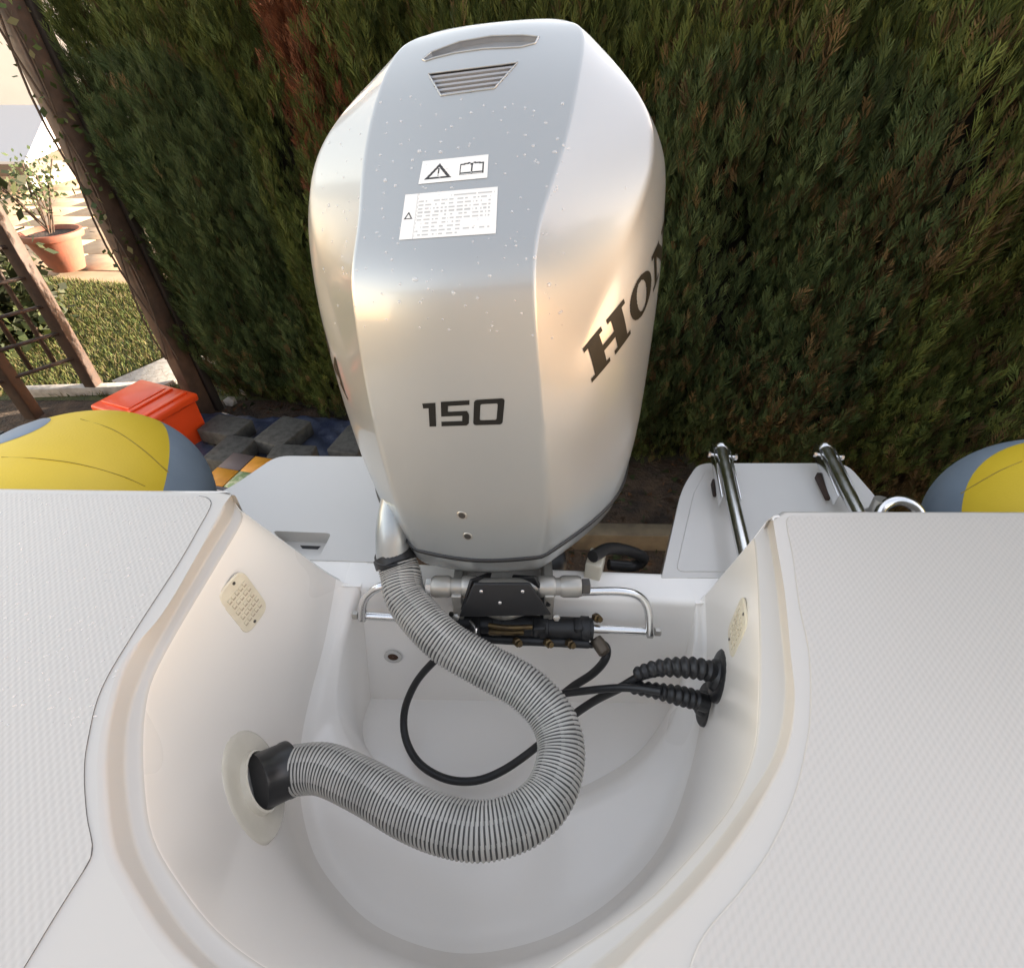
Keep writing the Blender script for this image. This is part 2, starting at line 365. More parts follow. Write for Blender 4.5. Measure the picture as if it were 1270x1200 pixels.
# foliage on the open left end
n = 5000; z = RNG.uniform(.3, HTOP, n); s = .02 + .05 * np.sin(z * 7) - np.abs(RNG.normal(0, .035, n)); d = RNG.uniform(-.35, .42, n)
V, K = spray_field(n, s, z, d, np.ones(n)); Cc = np.array([.075, .10, .03]) * RNG.uniform(.5, 1.4, (n, 1))
tag(tri_obj('foliage', V.reshape(-1, 3, 3), np.repeat(Cc, K, axis=0), M['leaf'], hedge), kind='stuff')
# inner twig mass
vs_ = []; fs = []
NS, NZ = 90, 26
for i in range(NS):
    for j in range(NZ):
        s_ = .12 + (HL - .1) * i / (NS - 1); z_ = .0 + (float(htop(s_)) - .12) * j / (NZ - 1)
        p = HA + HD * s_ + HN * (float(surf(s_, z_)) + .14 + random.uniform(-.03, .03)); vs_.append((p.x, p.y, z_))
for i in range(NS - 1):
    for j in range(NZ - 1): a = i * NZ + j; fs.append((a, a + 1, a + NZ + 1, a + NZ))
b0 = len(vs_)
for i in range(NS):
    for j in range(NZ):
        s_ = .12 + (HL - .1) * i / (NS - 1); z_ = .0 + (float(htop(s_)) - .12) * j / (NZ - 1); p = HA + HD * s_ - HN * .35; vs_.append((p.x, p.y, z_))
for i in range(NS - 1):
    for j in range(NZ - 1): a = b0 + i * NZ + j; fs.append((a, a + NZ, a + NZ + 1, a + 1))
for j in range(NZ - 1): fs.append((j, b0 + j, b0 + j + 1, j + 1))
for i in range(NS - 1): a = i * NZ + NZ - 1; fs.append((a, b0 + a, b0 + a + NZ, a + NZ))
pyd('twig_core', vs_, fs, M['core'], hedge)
for i in range(16):
    s_ = .25 + i * .53; p = HA + HD * s_ + HN * .05; q = p + Vector((random.uniform(-.05, .05), random.uniform(-.05, .05), 0))
    tube('trunk', [p + Vector((0, 0, -.02)), (p + q) / 2 + Vector((0, 0, .3)), q + Vector((0, 0, .7))], .045, M['bark'], hedge, seg=8)

# leaf litter under the hedge
n = 5000; s = RNG.uniform(-.2, HL, n); d = RNG.uniform(0.0, 1.2, n); base = np.array(HA) + s[:, None] * np.array(HD) + d[:, None] * np.array(HN) + np.array([0, 0, .012])
V = base[:, None, :] + RNG.normal(0, .016, (n, 3, 3)) * np.array([1, 1, .35]); V[:, :, 2] = np.clip(V[:, :, 2], .003, .05)
Cc = np.array([[.11, .05, .022], [.06, .035, .02], [.03, .04, .014]])[RNG.integers(0, 3, n)] * RNG.uniform(.5, 1.3, (n, 1))
tag(tri_obj('leaf_litter', V, Cc, M['grass']), kind='stuff')
# sleeper edging in front of the hedge
a = P(700, 662, 1.93); b = P(850, 664, 1.93); dv = (b - a).normalized()
sleeper = box('timber_edging', a.lerp(b, .5) + Vector((0, 0, -.03)), (2.6, .09, .14), mat('weathered_timber', (.14, .11, .07), .85, noise=(12, (.08, .06, .04), .4, .7), bump=(50, .5, .004)), rz=math.atan2(dv.y, dv.x))
tag(sleeper, 'weathered timber edging board on the soil below the hedge right of the motor', 'edging')

# ------------------------------------------------------------ left background
# leaning post beside the hedge
def post(name, foot, top, wd, label, mat_=None):
    d = (top - foot); o = box(name, foot.lerp(top, .5), (wd, wd, d.length), mat_ or M['wood'], rot=d.to_track_quat('Z', 'Y'), bv=.006); return o
f1 = P(254, 512, 2.0); t1 = f1 + Vector((-.16, .02, 3.4)); t1 = PY(-8, -30, f1.y + .05)
p1 = empty('timber_post', f1, 'tall brown timber post with ivy at the left end of the hedge', 'post')
o = post('shaft', f1 + Vector((0, 0, -.02)), t1, .105, '', mat('brown_post_timber', (.085, .05, .033), .7, noise=(18, (.05, .03, .02), .35, .7), bump=(40, .4, .005))); o.parent = p1; o.matrix_parent_inverse = Matrix.Translation(f1).inverted()
o2 = post('side_rail', f1 + Vector((.085, .05, -.02)), t1 + Vector((.085, .05, 0)), .05, '', mat('dark_batten', (.02, .014, .01), .8)); o2.parent = p1; o2.matrix_parent_inverse = Matrix.Translation(f1).inverted()
def leaf_cloud(name, pts, size, cols, parent, n_each=1, spread=.1):
    pts = np.array([tuple(p) for p in pts]); pts = np.repeat(pts, n_each, axis=0); n = len(pts)
    c = pts + RNG.normal(0, spread, (n, 3)); a = RNG.normal(0, 1, (n, 3)); a /= np.linalg.norm(a, axis=1)[:, None]
    b = np.cross(a, RNG.normal(0, 1, (n, 3))); b /= np.linalg.norm(b, axis=1)[:, None]; sz = (RNG.uniform(.6, 1.3, n) * size)[:, None]
    V = np.empty((n, 2, 3, 3)); tip = c + a * sz; mid1 = c + a * sz * .45 + b * sz * .32; mid2 = c + a * sz * .45 - b * sz * .32
    V[:, 0, 0] = c; V[:, 0, 1] = mid1; V[:, 0, 2] = tip; V[:, 1, 0] = c; V[:, 1, 1] = tip; V[:, 1, 2] = mid2
    C = np.array(cols)[RNG.integers(0, len(cols), n)] * RNG.uniform(.7, 1.2, (n, 1))
    o = tri_obj(name, V.reshape(-1, 3, 3), np.repeat(C, 2, axis=0), M['leaf'], parent); tag(o, kind='stuff'); return o
ivy = empty('climbing_ivy', f1, 'sparse ivy stems and leaves climbing the tall timber post', 'ivy')
pts = [f1.lerp(t1, t) + Vector((.04, -.06, 0)) for t in np.linspace(.45, 1, 50)]
leaf_cloud('ivy_leaves', pts, .042, [(.06, .09, .025), (.09, .11, .04), (.04, .06, .02), (.14, .13, .06)], ivy, 3, .05)
for q in range(3):
    tube('ivy_stem', [f1.lerp(t1, t) + Vector((.05 * math.sin(9 * t + q * 2), -.075, 0)) for t in np.linspace(.2, 1, 14)], .006, M['bark'], ivy, seg=6)

# trellis panel
tr = empty('trellis', P(84, 500, 2.0), 'brown timber lattice trellis panel between two posts left of the ivy post', 'trellis')
ra = P(122, 487, 2.0); rb = P(43, 516, 2.0); hz = 1.75
for f_, wd in ((ra, .085), (rb, .085)):
    o = post('post', f_ + Vector((0, 0, -.02)), f_ + Vector((0, 0, 1.95)), wd, ''); o.parent = tr; o.matrix_parent_inverse = Matrix.Translation(tr.location).inverted()
tv = (ra - rb); tn = Vector((tv.y, -tv.x, 0)).normalized()
def lath(a, b, off):
    d = b - a; o = box('lath', a.lerp(b, .5) + tn * off, (.032, .018, d.length), M['wood'], rot=d.to_track_quat('Z', 'Y'), bv=.003, seg=1)
    o.parent = tr; o.matrix_parent_inverse = Matrix.Translation(tr.location).inverted()
for k in range(8): zz = .30 + k * .19; lath(rb + Vector((0, 0, zz)), ra + Vector((0, 0, zz)), .012)
for k in (1, 2): q = rb.lerp(ra, k / 3); lath(q + Vector((0, 0, .28)), q + Vector((0, 0, 1.8)), -.012)
# second trellis panel further left
tr2 = empty('trellis', P(-60, 540, 2.0), 'brown timber lattice trellis panel at the far left edge', 'trellis')
rc = rb + (rb - ra) * 2.4
o = post('post', rc + Vector((0, 0, -.02)), rc + Vector((0, 0, 1.95)), .085, ''); o.parent = tr2; o.matrix_parent_inverse = Matrix.Translation(tr2.location).inverted()
tr_keep = tr; tr = tr2
for k in range(8): zz = .30 + k * .19; lath(rc + Vector((0, 0, zz)), rb + Vector((0, 0, zz)), .012)
for k in range(1, 6): q = rc.lerp(rb, k / 6); lath(q + Vector((0, 0, .28)), q + Vector((0, 0, 1.8)), -.012)
# dark shrub behind trellis
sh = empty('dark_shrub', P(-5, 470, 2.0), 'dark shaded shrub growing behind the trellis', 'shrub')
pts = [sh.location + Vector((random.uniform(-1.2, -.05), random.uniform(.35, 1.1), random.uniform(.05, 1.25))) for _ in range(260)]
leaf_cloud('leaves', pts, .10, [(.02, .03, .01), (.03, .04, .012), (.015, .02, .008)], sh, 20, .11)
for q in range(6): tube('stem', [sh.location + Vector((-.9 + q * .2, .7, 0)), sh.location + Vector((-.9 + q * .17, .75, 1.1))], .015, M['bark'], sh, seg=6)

# low stone kerb at trellis foot, paving stone near the orange box
kb = box('stone_kerb', P(110, 478, 1.97).lerp(P(60, 482, 1.97), .5) + Vector((.15, -.05, 0)), (1.0, .07, .08), M['stone'], rz=R(4)); tag(kb, 'short pale stone kerb on the grass at the foot of the trellis', 'kerb')
ps = box('paving_stone', P(207, 462, 1.98), (.42, .62, .05), M['stone'], rz=R(-28)); tag(ps, 'pale grey paving stone on the lawn behind the orange box', 'paving stone')
grp = 'pale rubble stones along the left foot of the hedge'
for i in range(9):
    t = i / 8; q = P(208 + 62 * t + random.uniform(-3, 3), 385 + 122 * t + random.uniform(-3, 3), 1.97)
    q = f1 + Vector((.16 + random.uniform(-.03, .05), .10 + (1 - t) * 1.2, .03 + random.uniform(0, .01)))
    bm = bmesh.new(); bmesh.ops.create_icosphere(bm, subdivisions=1, radius=.05)
    for v in bm.verts: v.co *= random.uniform(.7, 1.2)
    bm.transform(Matrix.Translation(q) @ Matrix.Rotation(random.uniform(0, 6), 4, 'Z') @ Matrix.Diagonal((1.2, .9, .7, 1)))
    tag(from_bm('rubble_stone', bm, M['stone'], None, False), 'small pale rubble stone along the left foot of the hedge', 'stone', grp)

# terracotta pot with shrub
pc = P(86, 333, 1.95); pot = empty('plant_pot', pc, 'large terracotta pot with a rolled rim on the sunlit patio', 'pot')
lathe('pot_body', [(.165, 0), (.17, .01), (.26, .33), (.305, .34), (.315, .37), (.31, .405), (.285, .41), (.265, .385), (.255, .365)], pc, (0, 0, 1), M['terracotta'], pot, 32, closed=False)
lathe('potting_soil', [(.0, .362), (.256, .362)], pc, (0, 0, 1), M['soil'], pot, 24, closed=False)
pp = empty('potted_shrub', pc + Vector((0, 0, .4)), 'small pale green shrub with bare stems growing in the terracotta pot', 'shrub')
tips = []
for q in range(11):
    a = random.uniform(0, 6.28); l_ = random.uniform(.35, .75); d = Vector((math.cos(a) * .55, math.sin(a) * .4, 1)).normalized()
    b_ = pc + Vector((random.uniform(-.05, .05), random.uniform(-.05, .05), .39)); m_ = b_ + d * l_ * .5 + Vector((0, 0, .03)); e_ = b_ + d * l_ + Vector((random.uniform(-.12, .12), 0, .02))
    tube('stem', [b_, m_, e_], .008, M['bark'], pp, seg=6, n=8); tips += [m_.lerp(e_, t) for t in (.3, .5, .65, .8, .9, 1)]
leaf_cloud('leaves', tips, .052, [(.06, .085, .035), (.045, .07, .03), (.09, .10, .05)], pp, 9, .07)

# low pale-roofed shed beyond the patio
hb = PY(-10, 215, 10.5); shed = empty('garden_shed', (hb.x, hb.y, 0), 'low garden shed with pale roof and brown fascia beyond the patio', 'shed')
ez = hb.z; W2 = 3.4
def shed_box(nm, c, s, m_, **k): return box(nm, (hb.x + c[0], hb.y + c[1], c[2]), s, m_, shed, **k)
darkwood = mat('brown_fascia', (.09, .06, .045), .7)
shed_box('wall', (-1.0, 1.2, ez * .5 - .05), (W2 - .8, 1.8, ez - .1), mat('shed_wall', (.30, .26, .22), .8))
shed_box('fascia', (-1.0, .02, ez + .06), (W2, .05, .22), darkwood)
rf = pyd('roof', [(hb.x - 1 - W2 / 2, hb.y - .02, ez + .18), (hb.x - 1 + W2 / 2, hb.y - .02, ez + .18), (hb.x - 1 + W2 / 2 - .5, hb.y + 1.9, ez + .85), (hb.x - 1 - W2 / 2, hb.y + 1.9, ez + .85)] +
         [(hb.x - 1 - W2 / 2, hb.y - .02, ez + .14), (hb.x - 1 + W2 / 2, hb.y - .02, ez + .14), (hb.x - 1 + W2 / 2 - .5, hb.y + 1.9, ez + .2), (hb.x - 1 - W2 / 2, hb.y + 1.9, ez + .2)],
         [(0, 1, 2, 3), (7, 6, 5, 4), (0, 4, 5, 1), (1, 5, 6, 2), (2, 6, 7, 3), (3, 7, 4, 0)], mat('pale_roof_sheet', (.36, .37, .39), .5), shed, smooth=False)
for k in (-.2, .55): shed_box('post', (k, -.02, ez * .5 - .02), (.07, .07, ez - .04), mat('white_post', (.7, .7, .68), .5))

# orange box, blue tarp with blocks, carton
ob = P(192, 520, 1.80); bx = empty('storage_box', ob, 'bright orange plastic toolbox with a ridged lid left of the blue tarpaulin', 'toolbox', rz=0)
ang = R(-22)
def ob_box(nm, c, s, bv=.01):
    o = box(nm, ob + Matrix.Rotation(ang, 3, 'Z') @ Vector(c), s, M['orange'], bx, rz=ang, bv=bv, seg=3); return o
ob_box('tub', (0, .0, -.035), (.45, .32, .30)); ob_box('lid', (0, 0, .125), (.49, .36, .05), .014)
ob_box('lid_panel', (-.08, 0, .157), (.24, .26, .018), .006)
for k in (-1, 1): ob_box('lid_rib', (.12 + .06 * k, 0, .155), (.03, .30, .014), .004)
ob_box('latch', (0, -.19, .06), (.09, .02, .09), .004)

# crumpled tarp
tarp_c = [P(238, 620, 1.98), P(232, 512, 1.98), P(450, 520, 1.98), P(470, 640, 1.98)]
vs_ = []; fs = []; NN = 46
for i in range(NN):
    for j in range(NN):
        u = i / (NN - 1); v = j / (NN - 1); p = tarp_c[0].lerp(tarp_c[3], u).lerp(tarp_c[1].lerp(tarp_c[2], u), v)
        hgt = .025 + .010 * math.sin(19 * u + 7 * v) * math.sin(13 * v + 3) + .008 * math.sin(37 * u * v + 5 * u) + random.uniform(0, .008)
        vs_.append((p.x + .02 * math.sin(9 * v), p.y + .02 * math.sin(11 * u), hgt if 0 < i < NN - 1 and 0 < j < NN - 1 else .006))
for i in range(NN - 1):
    for j in range(NN - 1): a = i * NN + j; fs.append((a, a + NN, a + NN + 1, a + 1))
tag(pyd('tarpaulin', vs_, fs, M['tarp']), 'crumpled dark blue tarpaulin on the ground between boat and hedge', 'tarpaulin')
blk = [(279, 527, .27, .20, -16, 'dark concrete block on the blue tarpaulin nearest the orange box'),
       (350, 534, .22, .30, -20, 'dark concrete block in the middle of the blue tarpaulin'),
       (362, 560, .26, .14, -4, 'dark concrete block on the tarpaulin just behind the white swim platform'),
       (437, 545, .20, .28, -14, 'dark concrete block on the tarpaulin beside the motor'),
       (285, 556, .20, .26, -12, 'dark brown concrete block on the tarpaulin behind the carton')]
for x, y, sx, sy, a, lb in blk:
    q = P(x, y, 1.86); o = box('concrete_block', q - Vector((0, 0, .045)), (sx, sy, .10), M['block'], rz=R(a), bv=.008); tag(o, lb, 'block', 'dark concrete blocks weighing down the blue tarpaulin')
cq = P(297, 583, 1.70); ct = empty('carton', cq, 'orange topped carton with a green picture beside the yellow tube', 'carton')
ca = R(-14); cr_ = Matrix.Rotation(ca, 3, 'Z')
card = mat('dark_blue_card', (.045, .055, .09), .5); org = mat('orange_print', (.62, .27, .03), .45, noise=(25, (.5, .2, .02), .4, .7)); grn = mat('green_print', (.20, .28, .12), .5, noise=(40, (.45, .45, .3), .45, .6)); yel = mat('yellow_print', (.55, .42, .05), .5)
box('carton_body', cq + Vector((0, 0, -.13)), (.27, .27, .24), card, ct, rz=ca, bv=.004)
def cpl(nm, x, y, sx, sy, m_, z=-.005): box(nm, cq + cr_ @ Vector((x, y, z)), (sx, sy, .008), m_, ct, rz=ca, bv=.001, seg=1)
cpl('printed_flap', .068, .065, .128, .132, org); cpl('printed_flap', -.068, -.068, .130, .128, org); cpl('picture_panel', .068, -.068, .128, .128, grn); cpl('brown_panel', -.068, .065, .130, .132, mat('brown_print', (.12, .09, .085), .5))
box('side_print', cq + cr_ @ Vector((.03, -.137, -.05)), (.19, .004, .04), mat('grey_print', (.33, .33, .36), .5), ct, rz=ca, bv=.001, seg=1)
box('side_print', cq + cr_ @ Vector((-.138, .0, -.09)), (.004, .25, .12), yel, ct, rz=ca, bv=.001, seg=1)

#BOAT
# ------------------------------------------------------------ boat
boat = empty('boat', (0, .2, .4), 'white moulded boat stern with a splash well and yellow inflatable side tubes', 'boat')
GEL = M['gel']; NT = 121
def contour(L, B, Rr, n=NT):
    pts = [P(*a) for a in L + B + Rr]; return crom(pts, n)
rim = contour([(285, 612, .62), (272, 640, .62), (240, 695, .62), (200, 760, .62), (160, 815, .62), (142, 865, .62), (131, 920, .62), (131, 980, .62), (140, 1050, .62), (165, 1100, .62), (200, 1155, .62), (250, 1205, .62)],
              [(350, 1270, .62), (520, 1300, .62), (670, 1265, .62)],
              [(760, 1205, .62), (800, 1165, .62), (865, 1100, .62), (920, 1030, .62), (955, 970, .62), (977, 920, .62), (985, 860, .62), (980, 800, .62), (972, 725, .62), (962, 665, .62), (958, 642, .62)])
gin = contour([(290, 622, .646), (287, 642, .646), (255, 695, .646), (216, 760, .646), (179, 830, .646), (160, 885, .646), (155, 950, .646), (160, 1010, .646), (172, 1060, .646), (200, 1115, .646), (240, 1170, .646), (290, 1215, .646)],
              [(380, 1262, .646), (520, 1285, .646), (660, 1250, .646)],
              [(745, 1190, .646), (800, 1143, .646), (850, 1092, .646), (893, 1040, .646), (930, 988, .646), (957, 945, .646), (970, 900, .646), (975, 850, .646), (971, 795, .646), (962, 715, .646), (954, 665, .646), (950, 648, .646)])
gout = contour([(298, 634, .650), (298, 648, .650), (268, 700, .650), (232, 760, .650), (201, 815, .650), (184, 855, .650), (177, 910, .650), (179, 980, .650), (190, 1040, .650), (225, 1100, .650), (270, 1155, .650), (330, 1200, .650)],
               [(410, 1240, .650), (520, 1255, .650), (640, 1222, .650)],
               [(725, 1170, .650), (800, 1118, .650), (835, 1084, .650), (873, 1042, .650), (910, 993, .650), (935, 930, .650), (941, 870, .650), (942, 800, .650), (940, 730, .650), (937, 680, .650), (935, 668, .650)])
foot = contour([(420, 722, .87), (405, 800, .97), (388, 860, 1.05), (374, 920, 1.10), (368, 985, 1.13), (382, 1060, 1.15), (415, 1115, 1.15), (470, 1165, 1.15)],
               [(560, 1195, 1.15), (650, 1185, 1.15)],
               [(730, 1150, 1.15), (795, 1095, 1.15), (835, 1035, 1.13), (858, 960, 1.10), (872, 880, 1.05), (876, 810, .97), (872, 742, .87)])
bup = contour([(447, 727, .87), (425, 790, .95), (412, 850, 1.05), (415, 890, 1.11), (438, 935, 1.14), (480, 972, 1.15)],
              [(560, 1000, 1.15), (650, 1005, 1.15)],
              [(720, 990, 1.15), (790, 952, 1.14), (835, 900, 1.11), (852, 850, 1.05), (862, 800, .95), (863, 748, .87)])
blo = contour([(460, 866, 1.25), (450, 895, 1.25), (452, 920, 1.25), (466, 945, 1.25), (500, 972, 1.25)],
              [(570, 990, 1.25), (650, 993, 1.25)],
              [(715, 978, 1.25), (780, 942, 1.25), (818, 905, 1.25), (833, 885, 1.25), (838, 872, 1.25)])
levels = [rim, gin, gout, foot, bup, blo]; radii = [0, .004, .006, .06, .028, .09]
rows = []
for t in range(NT):
    q = [L[t] for L in levels]; prof = [q[0], q[0].lerp(q[1], .12) + Vector((0, 0, .0)) ]
    prof = [q[0]]
    for i in range(1, len(q)):
        a, b = q[i - 1], q[i]
        if i < len(q) - 1:
            c = q[i + 1]; r = radii[i]; r1 = min(r, (b - a).length * .45); r2 = min(r, (c - b).length * .45)
            p0 = b + (a - b).normalized() * r1; p1_ = b + (c - b).normalized() * r2
            for k in range(7):
                s = k / 6; prof.append(p0 * (1 - s) ** 2 + b * 2 * s * (1 - s) + p1_ * s * s)
        else: prof.append(b)
    # crisp rounded lip on the deck edge
    a, b = prof[0], prof[1]; out = Vector((a.x - b.x, a.y - b.y, 0)).normalized()
    lip = [a + out * .008, a + out * .004 - Vector((0, 0, .0005)), a - Vector((0, 0, .002)), a - out * .002 - Vector((0, 0, .005))]
    prof = lip + prof[1:]
    rows.append(prof)
m_ = len(rows[0]); vs_ = [p for r_ in rows for p in r_]; fs = []
for t in range(NT - 1):
    for k in range(m_ - 1): a = t * m_ + k; fs.append((a, a + 1, a + m_ + 1, a + m_))
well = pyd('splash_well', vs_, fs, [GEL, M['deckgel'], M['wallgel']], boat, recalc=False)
for i_, p_ in enumerate(well.data.polygons): p_.material_index = 1 if i_ % (m_ - 1) < 15 else (2 if i_ % (m_ - 1) < 21 else 0)  # rim, wall and floor tones of one moulding even out the light
if sum(p.normal.z for p in well.data.polygons) < 0: well.data.flip_normals()
# floor
fl = [r_[-1] for r_ in rows]
bwl, bwr = rows[0][-1], rows[-1][-1]
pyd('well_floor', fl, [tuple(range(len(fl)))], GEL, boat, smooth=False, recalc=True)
# transom inner wall + ledge + outer face, one lofted sheet across
tl, tr_ = bup[0], bup[-1]
al = P(300, 690, .872); ar = P(1010, 718, .872)
wl = Vector((-.56, P(420, 722, .87).y, 1.13)); wr = Vector((.56, P(872, 742, .87).y, 1.13))
tl2 = tl + (tl - tr_).normalized() * .0; N2 = 24
secs = []
for i in range(N2 + 1):
    u = i / N2; bot = bwl.lerp(bwr, u) + Vector((0, 0, -.001)); top = tl.lerp(tr_, u); aft = Vector((top.x, (al.lerp(ar, (top.x - al.x) / (ar.x - al.x))).y, top.z))
    s_ = []
    d1 = (bot - top).normalized(); d2 = (aft - top).normalized()
    s_ += [bot, bot.lerp(top, .33), bot.lerp(top, .66)]
    for k in range(7):
        t = k / 6; r = .016; s_.append((top + d1 * r) * (1 - t) ** 2 + top * 2 * t * (1 - t) + (top + d2 * r) * t * t)
    s_.append(aft - d2 * .012)
    for k in range(5):
        t = k / 4; r = .010; s_.append((aft - d2 * r) * (1 - t) ** 2 + aft * 2 * t * (1 - t) + (aft - Vector((0, 0, r))) * t * t)
    s_.append(aft - Vector((0, 0, .6)))
    secs.append(s_)
# side fillets to the foot contour: extend ledge outwards
m2 = len(secs[0]); vs_ = [p for s_ in secs for p in s_]; fs = []
for i in range(N2):
    for k in range(m2 - 1): a = i * m2 + k; fs.append((a, a + m2, a + m2 + 1, a + 1))
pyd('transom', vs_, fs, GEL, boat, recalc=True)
for sgn, e0, ft in ((-1, tl, foot[0]), (1, tr_, foot[-1])):
    x1 = e0.x; x0 = sgn * .62; f = lambda x: al.lerp(ar, (x - al.x) / (ar.x - al.x)).y
    xs = sorted([x0, x1]); zt = 1.1293
    y0 = min(e0.y, ft.y) - .0
    prism('transom_ledge', [(xs[0], ft.y if sgn < 0 else e0.y), (xs[1], e0.y if sgn < 0 else ft.y), (xs[1], f(xs[1])), (xs[0], f(xs[0]))], .53, zt, GEL, boat)

# side decks: flat sheets from the rim contour outwards, rolled outer edges
def deck(side):
    half = NT // 2
    rp = [r_[0] for r_ in rows]
    pts = rp[:half + 1] if side < 0 else list(reversed(rp[half:]))
    ya = pts[0].y; xo = -1.00 if side < 0 else 1.08
    yl = P(0, 607, .62).y if side < 0 else P(1270, 637, .62).y
    mid = pts[-1]
    outl = [Vector((mid.x, -.85, 1.38)), Vector((xo, -.85, 1.38)), Vector((xo, yl, 1.38)), Vector((pts[0].x, ya, 1.38))]
    if side < 0: outl[3] = Vector((P(270, 611, .62).x, P(270, 611, .62).y, 1.38))
    else: outl[3] = Vector((P(975, 636, .62).x, P(975, 636, .62).y, 1.38))
    poly = pts + outl
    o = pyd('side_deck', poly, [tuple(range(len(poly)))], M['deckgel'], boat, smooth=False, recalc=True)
    if o.data.polygons[0].normal.z < 0: o.data.flip_normals()
    # rolled edge along the outside and the stern
    e = [outl[1], outl[2], outl[3], pts[0]]
    e2 = [p.to_2d() for p in e]
    dens = [Vector((p.x, p.y, 1.38)) for p in round_poly([Vector((e2[0].x, e2[0].y - .5)), e2[0], e2[1], e2[2], e2[3], Vector((e2[3].x, e2[3].y - .4))], [0, 0, .0, .0, 0, 0])][1:5]
    cc = Vector((.5 * (outl[1].x + pts[0].x), 0)); vs2 = []; fs2 = []
    n = len(dens); prof = [(0, 0), (.003, -.0006), (.006, -.0024), (.0085, -.006), (.0095, -.011), (.0095, -.26)]
    for i, p in enumerate(dens):
        a = dens[max(0, i - 1)]; b = dens[min(n - 1, i + 1)]
        d1 = (p - a).normalized() if i else (b - p).normalized(); d2 = (b - p).normalized() if i < n - 1 else d1
        nrm = Vector((-(d1 + d2).y, (d1 + d2).x, 0)).normalized() * (1 if side < 0 else -1)
        k_ = 1 / max(.6, math.sqrt((1 + d1.dot(d2)) / 2))
        for r, z in prof: vs2.append(p + nrm * r * k_ + Vector((0, 0, z)))
    for i in range(n - 1):
        for k in range(len(prof) - 1): a = i * len(prof) + k; fs2.append((a, a + 1, a + len(prof) + 1, a + len(prof)))
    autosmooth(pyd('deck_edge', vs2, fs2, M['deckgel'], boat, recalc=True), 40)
    # stern face of the coaming between deck corner and transom ledge
    r0 = rows[0] if side < 0 else rows[-1]
    i_f = min(range(len(r0)), key=lambda k: (r0[k] - (foot[0] if side < 0 else foot[-1])).length)
    prof2 = [p for p in r0[:i_f + 1]]
    zlow = 1.10; xo2 = outl[3].x + (-.4 if side < 0 else .4)
    fpts = prof2 + [Vector((prof2[-1].x, prof2[-1].y, zlow)), Vector((xo2, yl, zlow)), Vector((xo2, yl, 1.379))]
    return poly
deck(-1); deck(1)
# rounded aft lip of the well walls
for r0, sgn in ((rows[0], -1), (rows[-1], 1)):
    i_f = 4
    ft = foot[0] if sgn < 0 else foot[-1]
    i_f = min(range(len(r0)), key=lambda k: (r0[k] - ft).length)
    pr = r0[:i_f + 1]; vs2 = []; fs2 = []; L_ = [(0, 0), (.002, .004), (.006, .008), (.012, .010), (.35, .010)]
    for p in pr:
        for ox, oy in L_: vs2.append(p + Vector((sgn * ox, oy, -.0 if ox < .3 else 0)))
    nL = len(L_)
    for i in range(len(pr) - 1):
        for k in range(nL - 1): a = i * nL + k; fs2.append((a, a + 1, a + nL + 1, a + nL))
    pyd('coaming_end', vs2, fs2, GEL, boat, recalc=True)

# non-skid panels
def panel(pix, extra, name='nonskid_panel'):
    pts = crom([P(x, y, .6185) for x, y in pix], 60)
    poly = pts + [Vector((x, y, 1.3815)) for x, y in extra]
    n = len(poly); c = sum(poly, Vector()) / n
    lower = []
    # slightly wider foot for a soft moulded edge
    for i in range(n):
        a, b, d = poly[i - 1], poly[i], poly[(i + 1) % n]; tdir = (d - a).normalized(); nm = Vector((tdir.y, -tdir.x, 0))
        lower.append(b + nm * .0016 * (1 if PANEL_S > 0 else -1) + Vector((0, 0, -.0013)))
    vs_ = poly + lower; fs = [tuple(range(n))] + [(i, (i + 1) % n, (i + 1) % n + n, i + n) for i in range(n)]
    o = pyd(name, vs_, fs, M['nonskid_l'] if PANEL_S > 0 else M['nonskid_r'], boat, smooth=False, recalc=False)
    if o.data.polygons[0].normal.z < 0: o.data.flip_normals()
    return o
PANEL_S = 1
left_pix = [(247, 615), (258, 618), (261, 627), (246, 655), (220, 700), (165, 785), (125, 855), (108, 920), (104, 960), (107, 1010), (114, 1048), (110, 1068), (98, 1087), (65, 1140), (30, 1198), (-20, 1280)]
pl = [P(x, y, .62) for x, y in [(-30, 611)]][0]
panel(left_pix, [(P(-20, 1280, .62).x - .05, -.5), (-.985, -.5), (-.985, pl.y)])
right_pix = [(986, 640), (977, 643), (977, 655), (984, 690), (992, 750), (1004, 810), (1006, 880), (1000, 930), (985, 990), (955, 1055), (920, 1105), (880, 1152), (862, 1185), (855, 1220), (860, 1300)]
PANEL_S = -1
panel(right_pix, [(P(860, 1300, .62).x + .02, -.5), (1.06, -.5), (1.06, P(1270, 641, .62).y)])
# fine dark grey line along the left panel's edge
tube('panel_groove', [P(x, y, .6199) for x, y in left_pix], .0009, mat('groove_dark_grey', (.10, .10, .10), .7), boat, seg=6, n=140)
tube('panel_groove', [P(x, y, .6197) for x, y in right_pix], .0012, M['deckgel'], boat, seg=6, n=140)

# swim platforms
def plat(pix, H=.868, th=.09, recess=None):
    pts = [P(x, y, H).to_2d() for x, y in pix]; return pts
LP = plat([(479, 697), (466, 566), (343, 565), (286, 604), (205, 640), (205, 688)])
PLAT = M['gel_plain']
lpo = prism('swim_platform', round_poly(LP, [.004, .03, .035, .03, .01, .01]), 2 - .868 - .10, 2 - .868, PLAT, boat, bv=.008)
